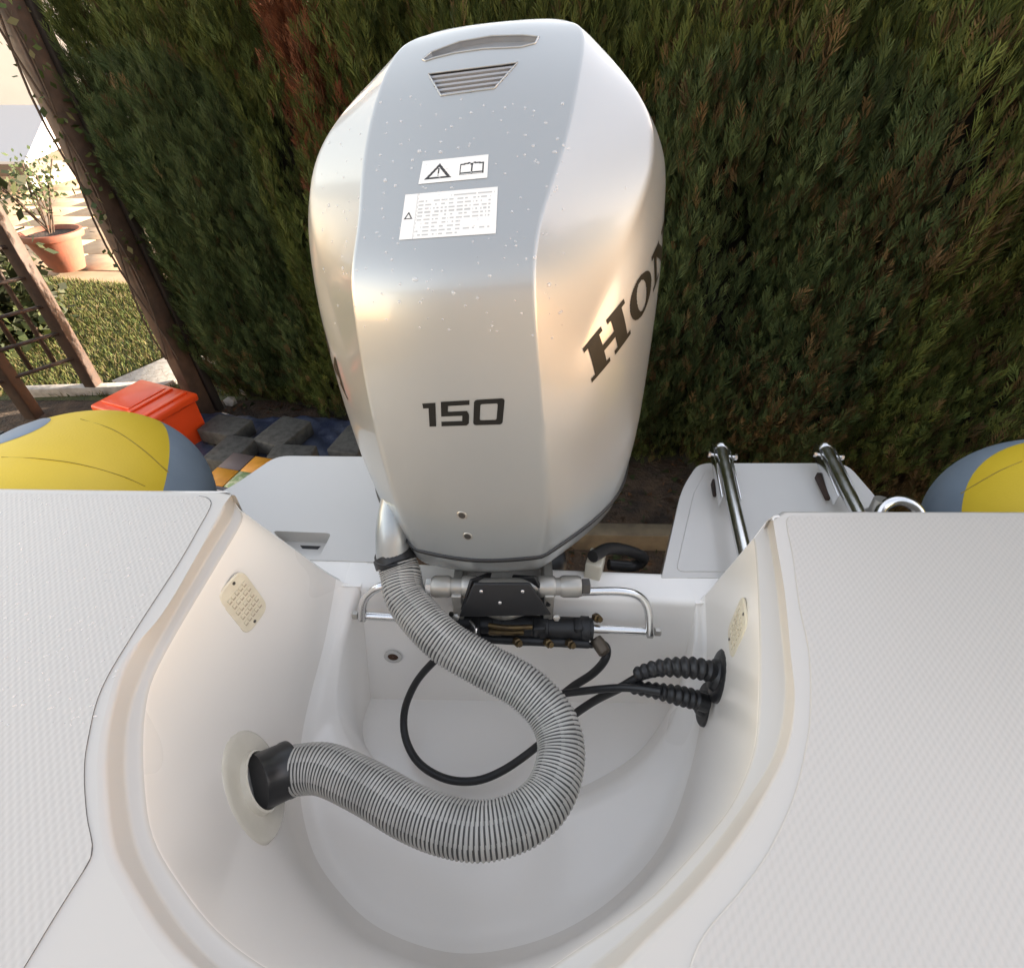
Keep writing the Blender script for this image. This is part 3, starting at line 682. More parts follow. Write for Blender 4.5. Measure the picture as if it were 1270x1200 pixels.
# hand-hold recess: boolean with a rounded box
def cut(o, cutter_pts, z0, z1, bv=.01):
    c = prism('cutter', round_poly(cutter_pts, .012), z0, z1, None); md = o.modifiers.new('cut', 'BOOLEAN'); md.object = c; md.operation = 'DIFFERENCE'; md.solver = 'EXACT'
    o.modifiers.move(len(o.modifiers) - 1, 0)
    bpy.context.view_layer.update(); dg = bpy.context.evaluated_depsgraph_get(); me = bpy.data.meshes.new_from_object(o.evaluated_get(dg)); o.modifiers.clear(); o.data = me
    bpy.data.objects.remove(c); autosmooth(o, 55); wn = o.modifiers.new('wn', 'WEIGHTED_NORMAL'); wn.keep_sharp = True
rc = [P(x, y, .868).to_2d() for x, y in [(338, 658), (411, 661), (396, 690), (364, 687)]]
cut(lpo, rc, 2 - .868 - .035, 1.3)
pyd('recess_slot', [P(x, y, .9022) for x, y in [(372, 676), (398, 677), (394, 681), (375, 680)]], [(0, 1, 2, 3)], M['vent_dark'], boat, smooth=False)
RP = plat([(820, 716), (845, 606), (866, 574), (1050, 574), (1092, 622), (1120, 700), (1120, 716)])
prism('swim_platform', round_poly(RP, [.004, .06, .035, .04, .04, .02, .004]), 2 - .868 - .10, 2 - .868, PLAT, boat, bv=.010)
RI = plat([(838, 709), (860, 612), (876, 583), (1044, 583), (1078, 622), (1100, 700), (1100, 709)])
prism('platform_insert', round_poly(RI, .02), 2 - .868 - .004, 2 - .868 + .0025, PLAT, boat, bv=.0015, seg=2)

# ladder rails on the right platform
lad = empty('boarding_ladder', P(960, 600, .82), 'folded steel boarding ladder lying on the right swim platform', 'ladder')
def rail(a, b):
    A = P(*a); B = P(*b); d = (B - A).normalized(); tube('side_rail', [A, B + d * .06], .0155, M['chrome'], lad, seg=20)
    s = Vector((d.y, -d.x, 0)).normalized()
    lathe('rail_cap', [(.0158, -.012), (.0172, -.010), (.0172, .004), (.012, .007)], A, -d, M['chrome'], lad, 20)
    tube('pivot_bolt', [A + d * .035 - s * .033, A + d * .035 + s * .033], .0042, M['chrome'], lad, seg=10)
    for k in (-1, 1):
        lathe('bolt_head', [(.008, 0), (.008, .006), (.005, .008)], A + d * .035 + s * .030 * k, s * k, M['chrome'], lad, 6)
        box('rail_bracket', A + d * .10 + s * .0215 * k + Vector((0, 0, -.012)), (.0035, .22, .030), M['chrome'], lad, rz=math.atan2(d.y, d.x) - math.pi / 2, bv=.001)
    return A, B, s
A1, B1, s1 = rail((894, 556, .815), (925, 692, .80)); A2, B2, s2 = rail((1023, 556, .815), (1066, 640, .80))
for t in (.22, .62): None and tube('rung', [A1.lerp(B1, t) + Vector((0, 0, -.030)), A1.lerp(B1, t) + (A2 - A1) + Vector((0, 0, -.030))], .012, M['chrome'], lad, seg=14) if t > .5 else None
box('timber_pad', A2.lerp(B2, .42) + Vector((-.022, 0, -.040)), (.010, .09, .02), M['wood'], lad, rz=R(-8), bv=.002)
box('timber_pad', A1.lerp(B1, .3) + Vector((-.022, 0, -.040)), (.008, .05, .02), M['wood'], lad, rz=R(-10), bv=.002)
# bent steel rail end at the right platform corner
c0 = P(1100, 622, .80)
tube('grab_rail', [P(1086, 650, .80), P(1094, 630, .79), P(1110, 621, .78), P(1128, 624, .78), P(1142, 640, .80), P(1150, 680, .84)], .012, M['chrome'], boat, seg=16, n=30)
lathe('rail_socket', [(.026, 0), (.026, .012), (.019, .02), (.017, .05)], P(1085, 642, .83), (0, .2, 1), M['silver'], boat, 20)

# inflatable tubes
def infl(xc, y1, zc, r, a, cut_px, seams, y0=-.6):
    """tube with a rounded end; the grey cone starts at the plane through three points of the fabric"""
    seg = 72; pr = [(y, r) for y in np.linspace(y0, y1, 14)]
    for k in range(1, 41):
        th = math.pi / 2 * k / 40; pr.append((y1 + a * math.sin(th), r * max(.001, math.cos(th) ** .85)))
    vs_ = [(xc + rr * math.cos(2 * math.pi * k / seg), y, zc + rr * math.sin(2 * math.pi * k / seg)) for y, rr in pr for k in range(seg)]
    fs = [(i * seg + k, (i + 1) * seg + k, (i + 1) * seg + (k + 1) % seg, i * seg + (k + 1) % seg) for i in range(len(pr) - 1) for k in range(seg)]
    o = pyd('inflatable_tube', vs_, fs, M['yellow'], boat, recalc=True)
    bm = bmesh.new(); bm.from_mesh(o.data); T = BVHTree.FromBMesh(bm)
    def hit(x, y):
        h = T.ray_cast(CAM, ray(x, y).normalized()); return (h[0], h[1]) if h[0] else (None, None)
    q = [hit(*p)[0] for p in cut_px]; pn = (q[1] - q[0]).cross(q[2] - q[0]).normalized(); pn = pn if pn.y > 0 else -pn
    bmesh.ops.bisect_plane(bm, geom=bm.verts[:] + bm.edges[:] + bm.faces[:], plane_co=q[0], plane_no=pn)
    b2 = bm.copy()
    bmesh.ops.delete(bm, geom=[f for f in bm.faces if (f.calc_center_median() - q[0]).dot(pn) > 0], context='FACES')
    bmesh.ops.delete(b2, geom=[f for f in b2.faces if (f.calc_center_median() - q[0]).dot(pn) < 0], context='FACES')
    bm.to_mesh(o.data); bm.free()
    for p in o.data.polygons: p.use_smooth = True
    from_bm('tube_end_cone', b2, M['grey_fabric'], boat)
    for w_, sm in seams:
        pts = []
        for x, y in sm:
            h, n = hit(x, y)
            if h: pts.append(h + (n if n.dot(h - CAM) < 0 else -n) * .0006)
        if len(pts) > 2: tube('fabric_seam', pts, w_, M['seam'], boat, seg=6, n=40)
    return hit
XL, ZL = -1.040, 1.10; YL = .84
hitL = infl(XL, YL, ZL, .272, .40, [(210, 548), (209, 575), (203, 606)], [(.0014, [(66, 514), (100, 520), (140, 533), (175, 556), (200, 578), (209, 586)]), (.0009, [(2, 567), (50, 569), (100, 576), (150, 590), (180, 603)])])
# grey patch on top of the left tube
def on_tube(xc, zc, y, an, off=.001):
    r = .272 if y <= YL else .272 * math.cos(math.asin(min(.999, (y - YL) / .40))) ** .85
    return Vector((xc + (r + off) * math.cos(an), y, zc + (r + off) * math.sin(an)))
def patch(xc, zc, yc, anc, ry, ra, m_):
    vs_ = [on_tube(xc, zc, yc, anc, .002)]; fs = []; n = 36
    for ring_ in (0.5, .92, 1.0):
        for k in range(n):
            t = 2 * math.pi * k / n; vs_.append(on_tube(xc, zc, yc + ry * ring_ * math.sin(t), anc + ra * ring_ * math.cos(t), .0025 if ring_ < 1 else .0004))
    for k in range(n): fs.append((0, 1 + k, 1 + (k + 1) % n))
    for j in range(2):
        for k in range(n): fs.append((1 + j * n + k, 1 + (j + 1) * n + k, 1 + (j + 1) * n + (k + 1) % n, 1 + j * n + (k + 1) % n))
    return pyd('reinforcing_patch', vs_, fs, m_, boat, recalc=True)
ph_ = hitL(6, 538)[0]; pa_ = math.atan2(ph_.z - ZL, ph_.x - XL)
patch(XL, ZL, ph_.y, pa_, .085, R(19), M['grey_fabric'])
lathe('tube_valve', [(.022, 0), (.022, .004), (.015, .009), (.001, .010)], on_tube(XL, ZL, ph_.y, pa_ + .12, .002), Vector((math.cos(pa_), .1, math.sin(pa_))), M['black'], boat, 24)
XR, ZR, YR = 1.30, 1.085, .735
infl(XR, YR, ZR, .272, .40, [(1262, 551), (1222, 571), (1193, 628)], [(.0014, [(1192, 612), (1215, 598), (1240, 584), (1268, 572)])])
# rubbing strake
for sx, xc, zc in ((-1, XL, ZL), (1, XR, ZR)): box('rubbing_strake', (xc + sx * .278, .1, zc), (.03, 1.5, .06), M['black'], boat, bv=.008)

# hull under the decks
hv = []
for y in (-.9, .70):
    for x, z in ((-.95, 1.30), (-.95, .95), (-.60, .62), (0, .42), (.70, .62), (1.05, .95), (1.05, 1.30)): hv.append((x, y, z))
hull = pyd('hull', hv, [(i, i + 1, i + 8, i + 7) for i in range(6)] + [(7, 8, 9, 10, 11, 12, 13)][:0] + [(0, 1, 8, 7)][:0], GEL, boat, recalc=True); autosmooth(hull, 20)
pyd('stern_panel', [(-.95, .69, 1.12), (-.95, .69, .95), (-.60, .69, .62), (0, .69, .42), (.70, .64, .62), (1.05, .64, .95), (1.05, .64, 1.12), (.5, .64, 1.12), (.46, .64, .8), (-.4, .69, .8), (-.45, .69, 1.12)], [tuple(range(11))], GEL, boat, smooth=False)

# wall fittings -------------------------------------------------
def wall_hit(x, y):
    d = ray(x, y).normalized(); h = WB.ray_cast(CAM, d); return h[0], (h[1] if h[1].dot(d) < 0 else -h[1])
bmw = bmesh.new(); bmw.from_mesh(well.data); WB = BVHTree.FromBMesh(bmw); bmw.free()
def quat_frame(n, upish):
    n = n.normalized(); u = upish.cross(n).normalized(); v = n.cross(u); return u, v, n
def plate(pix_c, su, sv, th, m_, name, up=Vector((0, 0, 1)), roll=0, parent=boat, r=.012, off=0):
    c, n = wall_hit(*pix_c); u, v, n = quat_frame(n, up)
    if roll: q = Quaternion(n, roll); u = q @ u; v = q @ v
    rp_ = round_poly([(-su / 2, -sv / 2), (su / 2, -sv / 2), (su / 2, sv / 2), (-su / 2, sv / 2)], r)
    nn = len(rp_); vs_ = []
    for rad, h in ((1, 0), (1, th * .6), (.96, th)):
        for p in rp_: vs_.append(c + u * p.x * rad + v * p.y * rad + n * (h + off))
    fs = [tuple(range(2 * nn, 3 * nn))]
    for j in range(2):
        for k in range(nn): fs.append((j * nn + k, j * nn + (k + 1) % nn, (j + 1) * nn + (k + 1) % nn, (j + 1) * nn + k))
    o = autosmooth(pyd(name, vs_, fs, m_, parent, recalc=True), 30); return o, c, u, v, n
VR = R(-3)
def vent(pix, nm, sx, sy, roll=0):
    o, c, u, v, n = plate(pix, sx, sy, .004, M['cream'], 'vent_plate', r=.022, roll=roll)
    rowsn = 5
    for k in range(rowsn):
        y_ = (k - (rowsn - 1) / 2) * sy * .135
        for j in range(5):
            x_ = (j - 2) * sx * .145 + (sx * .03 if k % 2 else -.0)
            p = c + u * x_ + v * y_ + n * .0045
            bm = bmesh.new(); bmesh.ops.create_cube(bm, size=1); bm.transform(Matrix.Translation(p) @ Matrix((u, v, n)).transposed().to_4x4() @ Matrix.Diagonal((sx * .11, sy * .055, .003, 1)))
            from_bm('louvre', bm, M['cream'], o, False)
            bm = bmesh.new(); bmesh.ops.create_cube(bm, size=1); bm.transform(Matrix.Translation(p - v * sy * .05 - n * .0012) @ Matrix((u, v, n)).transposed().to_4x4() @ Matrix.Diagonal((sx * .10, sy * .03, .0028, 1)))
            from_bm('slot', bm, mat_slot, o, False)
    for s in (-1, 1):
        lathe('screw', [(.003, 0), (.003, .0008), (.002, .0012)], c + u * sx * .42 * s * VENT_D + v * sy * .42 * s + n * .004, n, M['screw'], o, 10)
mat_slot = mat('vent_slot', (.40, .33, .24), .7)
VENT_D = 0.2
vent((301, 747), 'l', .066, .105, R(0))
VENT_D = 0.2
vent((916, 778), 'r', .066, .105, 0)
# large hose flange on the left wall
ws = [wall_hit(*p)[0] for p in ((282, 950), (352, 1005), (300, 906), (333, 1038))]
fn = (ws[1] - ws[0]).cross(ws[3] - ws[2]).normalized(); fn = fn if fn.x > 0 else -fn; fn = (fn + Vector((0, 0, .12))).normalized()
fc = sum(ws, Vector()) / 4; c0_ = wall_hit(314, 972)[0]; fc += fn * (max((p - fc).dot(fn) for p in ws) * .6 + .002)
dd0 = ray(316, 972); fc = CAM + dd0 * ((fc - CAM).dot(fn) / dd0.dot(fn))
lathe('hose_flange', [(.043, .010), (.046, .011), (.050, .006), (.080, .005), (.086, .004), (.090, 0), (.092, -.006)], fc, fn, M['flange'], boat, 48, closed=False)
None and lathe('flange_seal', [(.0922, -.008), (.0936, -.001), (.094, -.008)], fc, fn, mat('dark_sealant', (.12, .11, .10), .6), boat, 48, closed=False)
lathe('flange_collar', [(.052, .004), (.050, .014), (.047, .016), (.044, .010)], fc, fn, M['flange'], boat, 40, closed=False)
# drain on the transom inner wall
dc = bwl.lerp(tl, .45); tn_ = (bwr - bwl).cross(tl - bwl).normalized(); tn_ = tn_ if tn_.y < 0 else -tn_
dd = ray(488, 812); tt = (bwl - CAM).dot(tn_) / dd.dot(tn_); dp = CAM + dd * tt + tn_ * .004
lathe('drain', [(.021, 0), (.021, .002), (.018, .004), (.013, .0035), (.012, .001)], dp, tn_, M['gel_plain'], boat, 28, closed=False)
lathe('drain_hole', [(.0005, .0012), (.0125, .0012)], dp, tn_, mat('rusty_drain', (.07, .03, .015), .6), boat, 24, closed=False)

#MOTOR
# ------------------------------------------------------------ outboard motor
YAW = R(8); MO = Vector((-.110, .64, 0)); ur = Vector((math.cos(YAW), -math.sin(YAW), 0)); vb = Vector((math.sin(YAW), math.cos(YAW), 0))
def ML(u, v, H):
    k_ = min(H, .8) - .225; k_ *= .085 if k_ > 0 else -.05
    if H < .8: H -= .075 * u
    return MO + ur * (u + k_) + vb * v + Vector((0, 0, 2 - H))
motor = empty('outboard_motor', ML(0, .3, 1.9), 'champagne silver outboard motor marked 150 mounted on the boat transom', 'outboard motor')
F0 = [(0, 0, .72), (0, .004, .61), (0, .02, .42), (0, .030, .305), (0, .050, .225), (0, .11, .185), (0, .19, .122), (0, .30, .043), (0, .38, -.004), (0, .47, -.042)]
F1 = [(.122, .026, .72), (.138, .026, .61), (.136, .038, .42), (.130, .055, .305), (.127, .075, .225), (.125, .135, .178), (.148, .225, .112), (.152, .33, .038), (.154, .42, -.004), (.136, .49, -.034)]
F2 = [(.222, .125, .715), (.226, .125, .61), (.172, .070, .44), (.188, .115, .36), (.228, .19, .29), (.260, .25, .22), (.284, .31, .155), (.272, .36, .095), (.215, .41, .038), (.140, .50, -.022)]
S1 = [(.300, .26, .705), (.325, .26, .60), (.346, .27, .45), (.352, .29, .36), (.350, .32, .29), (.343, .36, .22), (.324, .40, .155), (.270, .44, .095), (.215, .47, .038), (.140, .55, -.018)]
S2 = [(.262, .58, .70), (.275, .59, .60), (.283, .60, .45), (.284, .60, .36), (.282, .60, .29), (.278, .60, .22), (.268, .60, .15), (.248, .60, .09), (.21, .60, .04), (.145, .62, -.01)]
R1 = [(.16, .80, .70), (.17, .82, .60), (.175, .83, .45), (.176, .83, .36), (.176, .82, .29), (.174, .81, .22), (.168, .79, .16), (.155, .76, .10), (.135, .72, .05), (.10, .68, .00)]
R0 = [(0, .84, .70), (0, .86, .60), (0, .87, .45), (0, .87, .36), (0, .86, .29), (0, .85, .22), (0, .83, .16), (0, .80, .10), (0, .76, .05), (0, .71, .00)]
def mir(c): return [(-a, b, d) for a, b, d in c]
colsr = [F0, F1, F2, S1, S2, R1, R0, mir(R1), mir(S2), mir(S1), mir(F2), mir(F1)]
NR, NC = 10, 12
cv = [ML(*colsr[c][r]) for r in range(NR) for c in range(NC)]
cf = [(r * NC + c, r * NC + (c + 1) % NC, (r + 1) * NC + (c + 1) % NC, (r + 1) * NC + c) for r in range(NR - 1) for c in range(NC)]
# top cap ring
capr = [(0, .53, -.032), (.07, .54, -.037), (.085, .55, -.034), (.085, .58, -.030), (.085, .61, -.024), (.06, .64, -.014), (0, .65, -.012)]
capr = capr + [(-a, b, c) for a, b, c in reversed(capr[1:6])]
b0 = len(cv); cv += [ML(*p) for p in capr]
cf += [((NR - 1) * NC + c, (NR - 1) * NC + (c + 1) % NC, b0 + (c + 1) % NC, b0 + c) for c in range(NC)] + [tuple(b0 + c for c in range(NC))]
me = bpy.data.meshes.new('cowl'); me.from_pydata([tuple(v) for v in cv], [], cf); me.update()
bm = bmesh.new(); bm.from_mesh(me); bmesh.ops.recalc_face_normals(bm, faces=bm.faces)
cl = bm.edges.layers.float.new('crease_edge'); bm.verts.ensure_lookup_table()
def crease(a, b, v):
    e = bm.edges.get((bm.verts[a], bm.verts[b]))
    if e: e[cl] = v
for r in range(NR - 1):
    for c in (1, 11): crease(r * NC + c, (r + 1) * NC + c, [.8, .9, 1, 1, 1, 1, 1, 1, 1][r])
    for c in (2, 10): crease(r * NC + c, (r + 1) * NC + c, [0, 0, .4, .8, .9, .9, .9, .85, .7][r])
for c in range(NC): crease(c, (c + 1) % NC, 1.0)
bm.to_mesh(me); bm.free()
cow = mesh_obj('cowl', me, M['cowl'], motor); sub = cow.modifiers.new('sub', 'SUBSURF'); sub.levels = 5; sub.render_levels = 5
bpy.context.view_layer.update(); dg = bpy.context.evaluated_depsgraph_get()
me2 = bpy.data.meshes.new_from_object(cow.evaluated_get(dg)); cow.modifiers.clear(); cow.data = me2; me2.name = 'cowl'
for p in me2.polygons: p.use_smooth = True
W2L = cow.matrix_parent_inverse  # vertices are world coordinates
bmc = bmesh.new(); bmc.from_mesh(me2); MB = BVHTree.FromBMesh(bmc)
# seam loop before cutting
be = [e for e in bmc.edges if len(e.link_faces) == 1]; nxt = {}
for e in be:
    for v in e.verts: nxt.setdefault(v.index, []).append(e.other_vert(v).index)
st = be[0].verts[0].index; loop = [st]; prev = None; cur = st
while True:
    n_ = [q for q in nxt[cur] if q != prev][0]
    if n_ == st: break
    loop.append(n_); prev, cur = cur, n_
bmc.verts.ensure_lookup_table(); loop = [bmc.verts[i].co.copy() for i in loop]
def mhit(x, y):
    d = ray(x, y).normalized(); h = MB.ray_cast(CAM, d)
    if h[0] is None: return None, None
    n = h[1]; return h[0], (n if n.dot(d) < 0 else -n)
def quadpt(q, u, v):
    a = Vector(q[0]).lerp(Vector(q[1]), u); b = Vector(q[3]).lerp(Vector(q[2]), u); return a.lerp(b, v)
def decal_px(name, q, nx, ny, fn, off, mats, parent=None, thick=None):
    """q: pixel corners tl,tr,br,bl; fn(u,v)->material index or None"""
    pts = {}
    def gp(i, j):
        if (i, j) not in pts:
            c = quadpt(q, i / nx, j / ny); h, n = mhit(c.x, c.y); pts[(i, j)] = None if h is None else h + n * off
        return pts[(i, j)]
    vs_ = []; fs = []; mi = []; ids = {}
    for j in range(ny):
        for i in range(nx):
            m_ = fn((i + .5) / nx, (j + .5) / ny)
            if m_ is None: continue
            cs = [(i, j), (i + 1, j), (i + 1, j + 1), (i, j + 1)]
            if any(gp(*c) is None for c in cs): continue
            f = []
            for c in cs:
                if c not in ids: ids[c] = len(vs_); vs_.append(gp(*c))
                f.append(ids[c])
            fs.append(tuple(reversed(f))); mi.append(m_)
    o = pyd(name, vs_, fs, mats, parent or motor)
    for p, m_ in zip(o.data.polygons, mi): p.material_index = m_
    return o

# cut the top intake slot and the vent, then rebuild them as recesses
def inpoly(pt, poly):
    x, y = pt; c = False; n = len(poly)
    for i in range(n):
        x1, y1 = poly[i]; x2, y2 = poly[(i + 1) % n]
        if (y1 > y) != (y2 > y) and x < (x2 - x1) * (y - y1) / (y2 - y1) + x1: c = not c
    return c
vent_q = [(531, 92), (642, 78), (613, 110), (547, 119)]
slot_p = [(524, 74), (535, 65), (570, 52), (610, 45), (650, 44), (668, 46), (664, 54), (645, 59), (600, 61), (565, 66), (540, 72), (528, 76)]
def ringpts(poly, n, off):
    pts = []
    for i in range(len(poly)):
        a, b = Vector(poly[i]), Vector(poly[(i + 1) % len(poly)])
        for k in range(n): c = a.lerp(b, k / n); h, nn = mhit(c.x, c.y); pts.append((h + nn * off) if h else None)
    return [p for p in pts if p]
kill = []
for f in bmc.faces:
    c = f.calc_center_median()
    if f.normal.z > .2 or True:
        q = px(c)
        if (inpoly(q, vent_q) or inpoly(q, slot_p)) and (c - MO).dot(vb) < .56 and (c.z > 1.8): kill.append(f)
bmesh.ops.delete(bmc, geom=kill, context='FACES')
bmc.to_mesh(me2); bmc.free()
for nm, poly, dep in (('vent_recess', vent_q, -.010), ('intake_recess', slot_p, -.008)):
    top = ringpts(poly, 8, .0004); bot = ringpts(poly, 8, dep); n = min(len(top), len(bot))
    c_ = sum(bot, Vector()) / len(bot)
    vs_ = top[:n] + bot[:n] + [c_]; fs = [(i, (i + 1) % n, (i + 1) % n + n, i + n) for i in range(n)] + [(i + n, (i + 1) % n + n, 2 * n) for i in range(n)]
    o = pyd(nm, vs_, fs, M['vent_dark'] if 'vent' in nm else M['vent'], motor, recalc=False); autosmooth(o, 30)
    tube('vent_frame' if 'vent' in nm else 'intake_lip', top[:n], .0012 if 'vent' in nm else .0014, M['cowl'], motor, seg=8, closed=True)
SLM = mat('vent_slat_grey', (.27, .28, .30), .4)
for k in range(5):
    vs_ = []
    for t_, dp0 in (((k + .16) / 5, -.0045), ((k + .30) / 5, -.0012), ((k + .74) / 5, -.0012), ((k + .78) / 5, -.006)):
        for i in range(9):
            c = quadpt(vent_q, .015 + .97 * i / 8, t_); h, n = mhit(c.x, c.y); vs_.append(h + n * dp0)
    pyd('vent_slat', vs_, [(j * 9 + i, j * 9 + i + 1, j * 9 + i + 10, j * 9 + i + 9) for j in range(3) for i in range(8)], SLM, motor, smooth=False)

# labels
def tri_in(u, v, cx, cy, w_, h_, th):
    # outline triangle, apex up
    def ins(s):
        yy = (v - (cy - h_ / 2 * s)) / (h_ * s); return 0 <= yy <= 1 and abs(u - cx) <= yy * w_ / 2 * s
    return ins(1) and not (cy - h_ / 2 + th * 2.0 < v < cy + h_ / 2 - th and abs(u - cx) < (v - (cy - h_ / 2)) / h_ * w_ / 2 - th * w_ / h_ * 1.1)
def lab1(u, v):
    if tri_in(u, v, .27, .5, .40, .66, .075): return 1
    if abs(u - .27) < .014 and .38 < v < .62: return 1
    if abs(u - .27) < .014 and .66 < v < .71: return 1
    x = (u - .76) / .36; y = v
    if abs(x) < .5:
        top = .24 + .10 * abs(x) * 1.2 if abs(x) > .06 else .30
        if top < y < .78:
            if y > .66 - .05 * 0 and y < .72: return 1 if abs(x) > .02 else 2
            if abs(x) > .44 or abs(x) < .03: return 1
            if y < top + .07: return 1
            if y > .74: return 1
            return 0
    return 0
l1 = [(524.5, 200.5), (606, 192), (604.5, 221), (519, 229)]
decal_px('warning_label', l1, 132, 48, lab1, .0006, [M['label'], M['ink'], M['ink_grey']])
TX = [[RNG.uniform(.10, .5), RNG.uniform(.55, 1.0)] for _ in range(12)]
seedw = RNG.uniform(0, 1, (12, 40))
def lab2(u, v):
    if .135 < u < .142: return 2
    if tri_in(u, v, .065, .47, .095, .16, .022): return 1
    if u > .16 and .05 < v < .95 and u < .97:
        r = (v - .06) / .082; k = int(r); fr = r - k
        if k < 11 and .28 < fr < .68:
            w_ = int((u - .16) * 46) % 40
            lim = .93 if seedw[k][0] > .35 else .62
            if k == 0: return 2 if u > .5 and seedw[k][w_] > .15 else None or 0
            if u < lim and seedw[k][w_] > .22: return 2 if (u * 400) % 2.2 > .5 else 0
    if .145 < u < .155 and int(v * 22) % 2 == 0: return 2
    return 0
l2 = [(503, 242), (617.5, 232), (615, 290), (495, 298)]
decal_px('instruction_label', l2, 170, 96, lab2, .0006, [M['label'], M['ink'], M['ink_grey']])

# number 150 in wide square strokes
def g150(u, v):
    # three cells, strokes as rounded boxes
    t = .19
    def rr_(x, y, x0, x1, y0, y1, r):
        dx = max(x0 + r - x, x - (x1 - r), 0); dy = max(y0 + r - y, y - (y1 - r), 0); return dx * dx + dy * dy <= r * r and x0 <= x <= x1 and y0 <= y <= y1
    X = u * 3.05; y = v
    if X < .58:
        return 0 if (.24 < X < .50 and 0.02 < y < 1) or (X <= .26 and .02 < y < .02 + t + .03 and X > .02 + y * .12) else None
    if .70 < X < 1.74:
        x = X - .70; W_ = 1.04; sh = .2
        if y < t: return 0 if x > .0 else None
        if y < .42: return 0 if x < .25 else None
        if y < .42 + t: return 0 if x < W_ - .08 or (x - (W_ - .08)) < (y - .42) * .5 else None
        if y < 1 - t: return 0 if W_ - .25 < x < W_ else None
        return 0 if x < W_ - max(0, (y - .92)) else None
    if 1.90 < X < 3.03:
        x = X - 1.90; W_ = 1.13
        return 0 if rr_(x, y, 0, W_, 0, 1, .13) and not rr_(x, y, .25, W_ - .25, t, 1 - t, .05) else None
    return None
decal_px('number_marking', [(523, 499.5), (627, 493.5), (624, 526), (525, 529)], 240, 76, g150, .0007, [M['decal']])

# brand lettering on both sides: slab-serif capitals
def letter(ch, x, y):
    """x,y in 0..1, y up"""
    s = .12; st = .27
    if ch == 'H':
        if (x < .44 or x > .56) and (y < s or y > 1 - s): return (x < .44) or (x > .56)
        if .09 < x < .09 + st or 1 - .09 - st < x < .91: return True
        return abs(y - .5) < .08 and .2 < x < .8
    if ch == 'O':
        a = ((x - .5) / .5) ** 2 + ((y - .5) / .5) ** 2; b = ((x - .5) / .22) ** 2 + ((y - .5) / .39) ** 2; return a < 1 < b
    if ch == 'N':
        if y > 1 - s and (x < .42 or x > .62): return True
        if y < s and (x < .40): return True
        if .10 < x < .24 or .78 < x < .91: return True
        d = x - (.10 + (1 - y) * .68); return -.04 < d < .25 and x < .92
    if ch == 'D':
        if (y < s or y > 1 - s) and x < .5: return True
        if .09 < x < .36: return True
        if x < .36: return False
        a = ((x - .36) / .62) ** 2 + ((y - .5) / .5) ** 2; b = ((x - .36) / .34) ** 2 + ((y - .5) / .39) ** 2; return a < 1 < b
    if ch == 'A':
        if y < s and (x < .34 or x > .54): return True
        l_ = .08 + y * .36; r_ = .66 + -0 + (1 - y) * .0
        dl = x - (.10 + y * .34); dr = (.93 - y * .40) - x
        if 0 < dl < .10 and dr > 0: return True
        if 0 < dr < .27 and dl > 0: return True
        return .26 < y < .38 and dl > 0 and dr > 0
def brand(side, v0, H0, dv, dH, hgt, widths=(1.02, .86, .98, .98, .98), gap=.12):
    """runs along the side panel: start (v0,H0), direction (dv,dH), letter height hgt"""
    L_ = math.hypot(dv, dH); ev = dv / L_; eh = dH / L_
    vs_ = []; fs = []; mi = []
    x0 = 0; st = .0011
    for ch, w_ in zip('HONDA', widths):
        wd = w_ * hgt; nx = int(wd / st); ny = int(hgt / st); cache = {}
        def gp(i, j, x0=x0, wd=wd, nx=nx, ny=ny, cache=cache):
            if (i, j) not in cache:
                a = x0 + wd * i / nx; b = hgt * j / ny
                v = v0 + a * ev + b * 0.0 * eh; H = H0 + a * eh - b
                o_ = ML(.6 * side, v, H); d_ = -ur * side; h = MB.ray_cast(o_, d_)
                if h[0] is None: cache[(i, j)] = None
                else:
                    n = h[1]; n = n if n.dot(d_) < 0 else -n; cache[(i, j)] = len(vs_); vs_.append(h[0] + n * .0007)
            return cache[(i, j)]
        for j in range(ny):
            for i in range(nx):
                lx = (i + .5) / nx; lx = lx if side > 0 else lx
                if letter(ch if side > 0 else 'ADNOH'['HONDA'.index(ch)] if False else ch, lx, (j + .5) / ny):
                    c = [gp(i, j), gp(i + 1, j), gp(i + 1, j + 1), gp(i, j + 1)]
                    if None in c: continue
                    fs.append(tuple(c)); 
        x0 += wd + gap * hgt
    o = pyd('brand_lettering', vs_, fs, [M['decal_edge']], motor, recalc=True); return o
brand(1, .118, .446, .25, -.138, .056, (1.75, 1.3, 1.6, 1.5, 1.5))
# left side reads the other way: start from the rear
def brand_left(v0, H0, dv, dH, hgt):
    L_ = math.hypot(dv, dH); ev = dv / L_; eh = dH / L_; vs_ = []; fs = []; x0 = 0; st = .0013
    for ch, w_ in zip('HONDA', (1.75, 1.3, 1.6, 1.5, 1.5)):
        wd = w_ * hgt; nx = int(wd / st); ny = int(hgt / st); cache = {}
        for j in range(ny):
            for i in range(nx):
                if not letter(ch, (i + .5) / nx, (j + .5) / ny): continue
                f = []
                for a_, b_ in ((i, j), (i + 1, j), (i + 1, j + 1), (i, j + 1)):
                    if (a_, b_) not in cache:
                        a = x0 + wd * a_ / nx; o_ = ML(-.6, v0 - a * ev, H0 + a * eh - hgt * b_ / ny); h = MB.ray_cast(o_, ur)
                        if h[0] is None: cache[(a_, b_)] = None
                        else: cache[(a_, b_)] = len(vs_); n = h[1]; n = n if n.dot(ur) < 0 else -n; vs_.append(h[0] + n * .0007)
                    f.append(cache[(a_, b_)])
                if None not in f: fs.append(tuple(f))
        x0 += wd + .12 * hgt
    return pyd('brand_lettering', vs_, fs, [M['decal_edge']], motor, recalc=True)
brand_left(.125 + .34, .428 - .18, .25, .135, .047)

